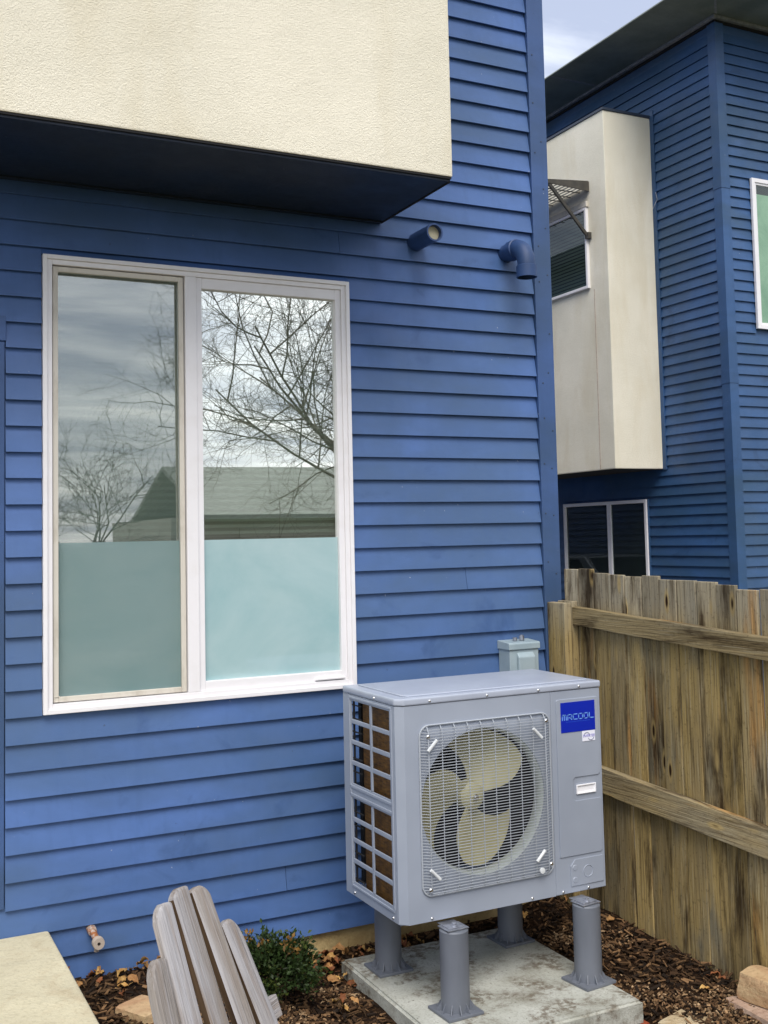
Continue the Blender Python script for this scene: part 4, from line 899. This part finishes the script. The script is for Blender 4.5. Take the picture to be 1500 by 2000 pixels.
LB = {0: ('dry fallen leaf drifted against the pale foundation', 'leaves along the foundation'), 1: ('dry fallen leaf in the mulch below the hose spigot', 'leaves by the spigot'),
      2: ('dry fallen leaf between boxwood shrub and concrete pad', 'leaves beside the pad'), 3: ('dry fallen leaf at the foot of the wooden fence', 'leaves along the fence')}
for i, (x, y, g) in enumerate(spots):
    if not ok(x, y): continue
    o = put(LM[i % 9], 'fallen_leaf', None, None, loc=(x, y, gh(x, y)+.016+rg.uniform(0, .012)), rot=(rg.gauss(0, .3), rg.gauss(0, .3), rg.uniform(0, 6.28)))
    s_ = rg.uniform(.55, 1.05); o.scale = (s_, s_, s_); tag(o, LB[g][0], 'leaf', LB[g][1])

# ------------------------------------------------------------------ behind the camera, seen in the window glass
def bare_tree(name, label, loc, hgt, limbs, seed, spread, depth=5, trunk_r=.16, first=.28, r_min=.004):
    rg = random.Random(seed); t = thing(name, label, 'tree', loc, 'bare trees mirrored in the window'); tr = MB(); br = MB()
    tr.tube([(0, 0, -.3), (.02, .01, hgt*first*.5), (.05, -.03, hgt*first)], [trunk_r*1.25, trunk_r, trunk_r*.8], 10)
    def grow(p, d, L_, r, lv, mb):
        n_ = 4 if lv > 1 else 3; pts = [p]; dd = d.copy()
        for i in range(n_):
            dd = (dd+Vector((rg.gauss(0, .17), rg.gauss(0, .17), rg.gauss(0, .13)+.03*(2-lv % 3)))).normalized(); pts.append(pts[-1]+dd*(L_/n_))
        mb.tube([tuple(q_) for q_ in pts], [max(r_min*.7, r*(1-.55*i/n_)) for i in range(n_+1)], 5 if lv > 2 else 3, False)
        if lv == 0: return
        nb_ = {5: 5, 4: 6, 3: 6, 2: 5, 1: 4}[lv]
        for k in range(nb_):
            tt = .25+.75*(k+rg.random())/nb_; i = min(n_-1, int(tt*n_)); q_ = pts[i].lerp(pts[i+1], tt*n_-i)
            ax_ = dd.orthogonal(); ax_.rotate(Matrix.Rotation(rg.uniform(0, 6.283), 3, dd)); a = R(rg.uniform(28, 62)); nd = (dd*math.cos(a)+ax_*math.sin(a)).normalized(); nd.z += .06; nd.normalize()
            grow(q_, nd, L_*rg.uniform(.42, .68), max(r_min, r*.5), lv-1, mb)
    for k in range(limbs):
        a = 6.283*k/limbs+rg.uniform(-.3, .3); el = R(rg.uniform(18, 62)); d = Vector((math.cos(a)*math.cos(el), math.sin(a)*math.cos(el), math.sin(el)))
        grow(Vector((.05, -.03, hgt*first*rg.uniform(.8, 1))), d, spread*rg.uniform(.75, 1.05), trunk_r*.20, depth-1, br)
    tr.build('trunk', 'bark', t, smooth=60); br.build('branches', 'bark', t, smooth=60)
bare_tree('bare_tree', 'large leafless tree mirrored behind the twigs in the sliding window', (8.3, -12.2, -.1), 8.2, 11, 21, 4.3, 5, .16, .36, .0028)
bare_tree('bare_tree', 'small leafless tree mirrored low in the screened half of the window', (4.75, -19, -.1), 5.0, 7, 33, 2.3, 4, .11, .3, .005)
ga = thing('garage', 'grey garage with low shingled gable roof mirrored in the sliding window', 'garage', (12, -23, -.1))
MB().box(-5.2, 7, -3, 3, 0, 2.35).build('wall', 'garage', ga)
rf = MB(); rf.prism([(-3.5, 2.3), (0, 3.62), (3.5, 2.3), (3.5, 2.4), (0, 3.74), (-3.5, 2.4)], 'x', -4.6, 7.4).build('roof', 'shingle', ga)
MB().box(-3.6, -.4, 3.0, 3.04, 0, 2.1).build('door', 'garage', ga, .01); MB().box(1.4, 2.6, 3.0, 3.05, .9, 2.0).build('window', 'carglass', ga)

# ------------------------------------------------------------------ car in the driveway, mirrored in the far ground-floor window
car = thing('parked_car', 'silver hatchback parked in the driveway, mirrored in the window under the bay', 'car', (5.0, 8.6, -.07))
prof = [(-2.05, .35), (-2.08, .70), (-1.95, .86), (-1.05, .98), (1.75, 1.0), (2.0, .92), (2.06, .45), (1.95, .30), (1.62, .28), (1.55, .52), (1.32, .66), (1.08, .52), (1.0, .28), (-.98, .28), (-1.06, .52), (-1.30, .66), (-1.54, .52), (-1.62, .28), (-1.95, .28)]
MB().prism(prof, 'x', -.86, .86).build('body', 'car', car, .04, 3, smooth=40)
cb = MB(); lo = [(-1.08, .985), (1.72, 1.0)]; P = [(-.80, -1.08, .985), (.80, -1.08, .985), (.80, 1.75, 1.0), (-.80, 1.75, 1.0), (-.62, -.35, 1.44), (.62, -.35, 1.44), (.60, 1.25, 1.44), (-.60, 1.25, 1.44)]
cb.v = P; cb.f = [(0, 1, 5, 4), (1, 2, 6, 5), (2, 3, 7, 6), (3, 0, 4, 7), (4, 5, 6, 7), (0, 3, 2, 1)]; cb.build('cabin', 'car', car, .03, 3, smooth=40)
def qglass(a, b_, c_, d_, off): 
    q = MB(); q.v = [tuple(Vector(p)+Vector(off)) for p in (a, b_, c_, d_)]+[tuple(Vector(p)+Vector(off)*.2) for p in (a, b_, c_, d_)]; q.f = [(0, 1, 2, 3), (4, 7, 6, 5), (0, 4, 5, 1), (1, 5, 6, 2), (2, 6, 7, 3), (3, 7, 4, 0)]; return q
qglass((-.70, -1.00, 1.03), (.70, -1.00, 1.03), (.56, -.40, 1.40), (-.56, -.40, 1.40), (0, -.012, .012)).build('windscreen', 'carglass', car)
for s_ in (-1, 1):
    qglass((s_*.79, -.80, 1.04), (s_*.79, .35, 1.04), (s_*.63, .35, 1.39), (s_*.64, -.28, 1.39), (s_*.014, 0, .004)).build('side_window', 'carglass', car)
    qglass((s_*.79, .42, 1.04), (s_*.79, 1.5, 1.04), (s_*.62, 1.15, 1.39), (s_*.63, .42, 1.39), (s_*.014, 0, .004)).build('side_window', 'carglass', car)
    MB().box(s_*.62-.15, s_*.62+.15, -2.09, -1.96, .66, .80).build('headlight', 'lampglass', car, .02)
    for yy in (-1.30, 1.32):
        wh = MB().lathe([(.19, -.09), (.29, -.10), (.31, -.06), (.31, .06), (.29, .10), (.19, .09)], (s_*.80, yy, .31), 'x', 28, True).build('wheel', 'tyre', car, smooth=40)
        MB().lathe([(.0001, .07*s_), (.17, .075*s_), (.195, .085*s_), (.195, -.05*s_)], (s_*.80, yy, .31), 'x', 24).build('rim', 'alloy', wh, smooth=40)
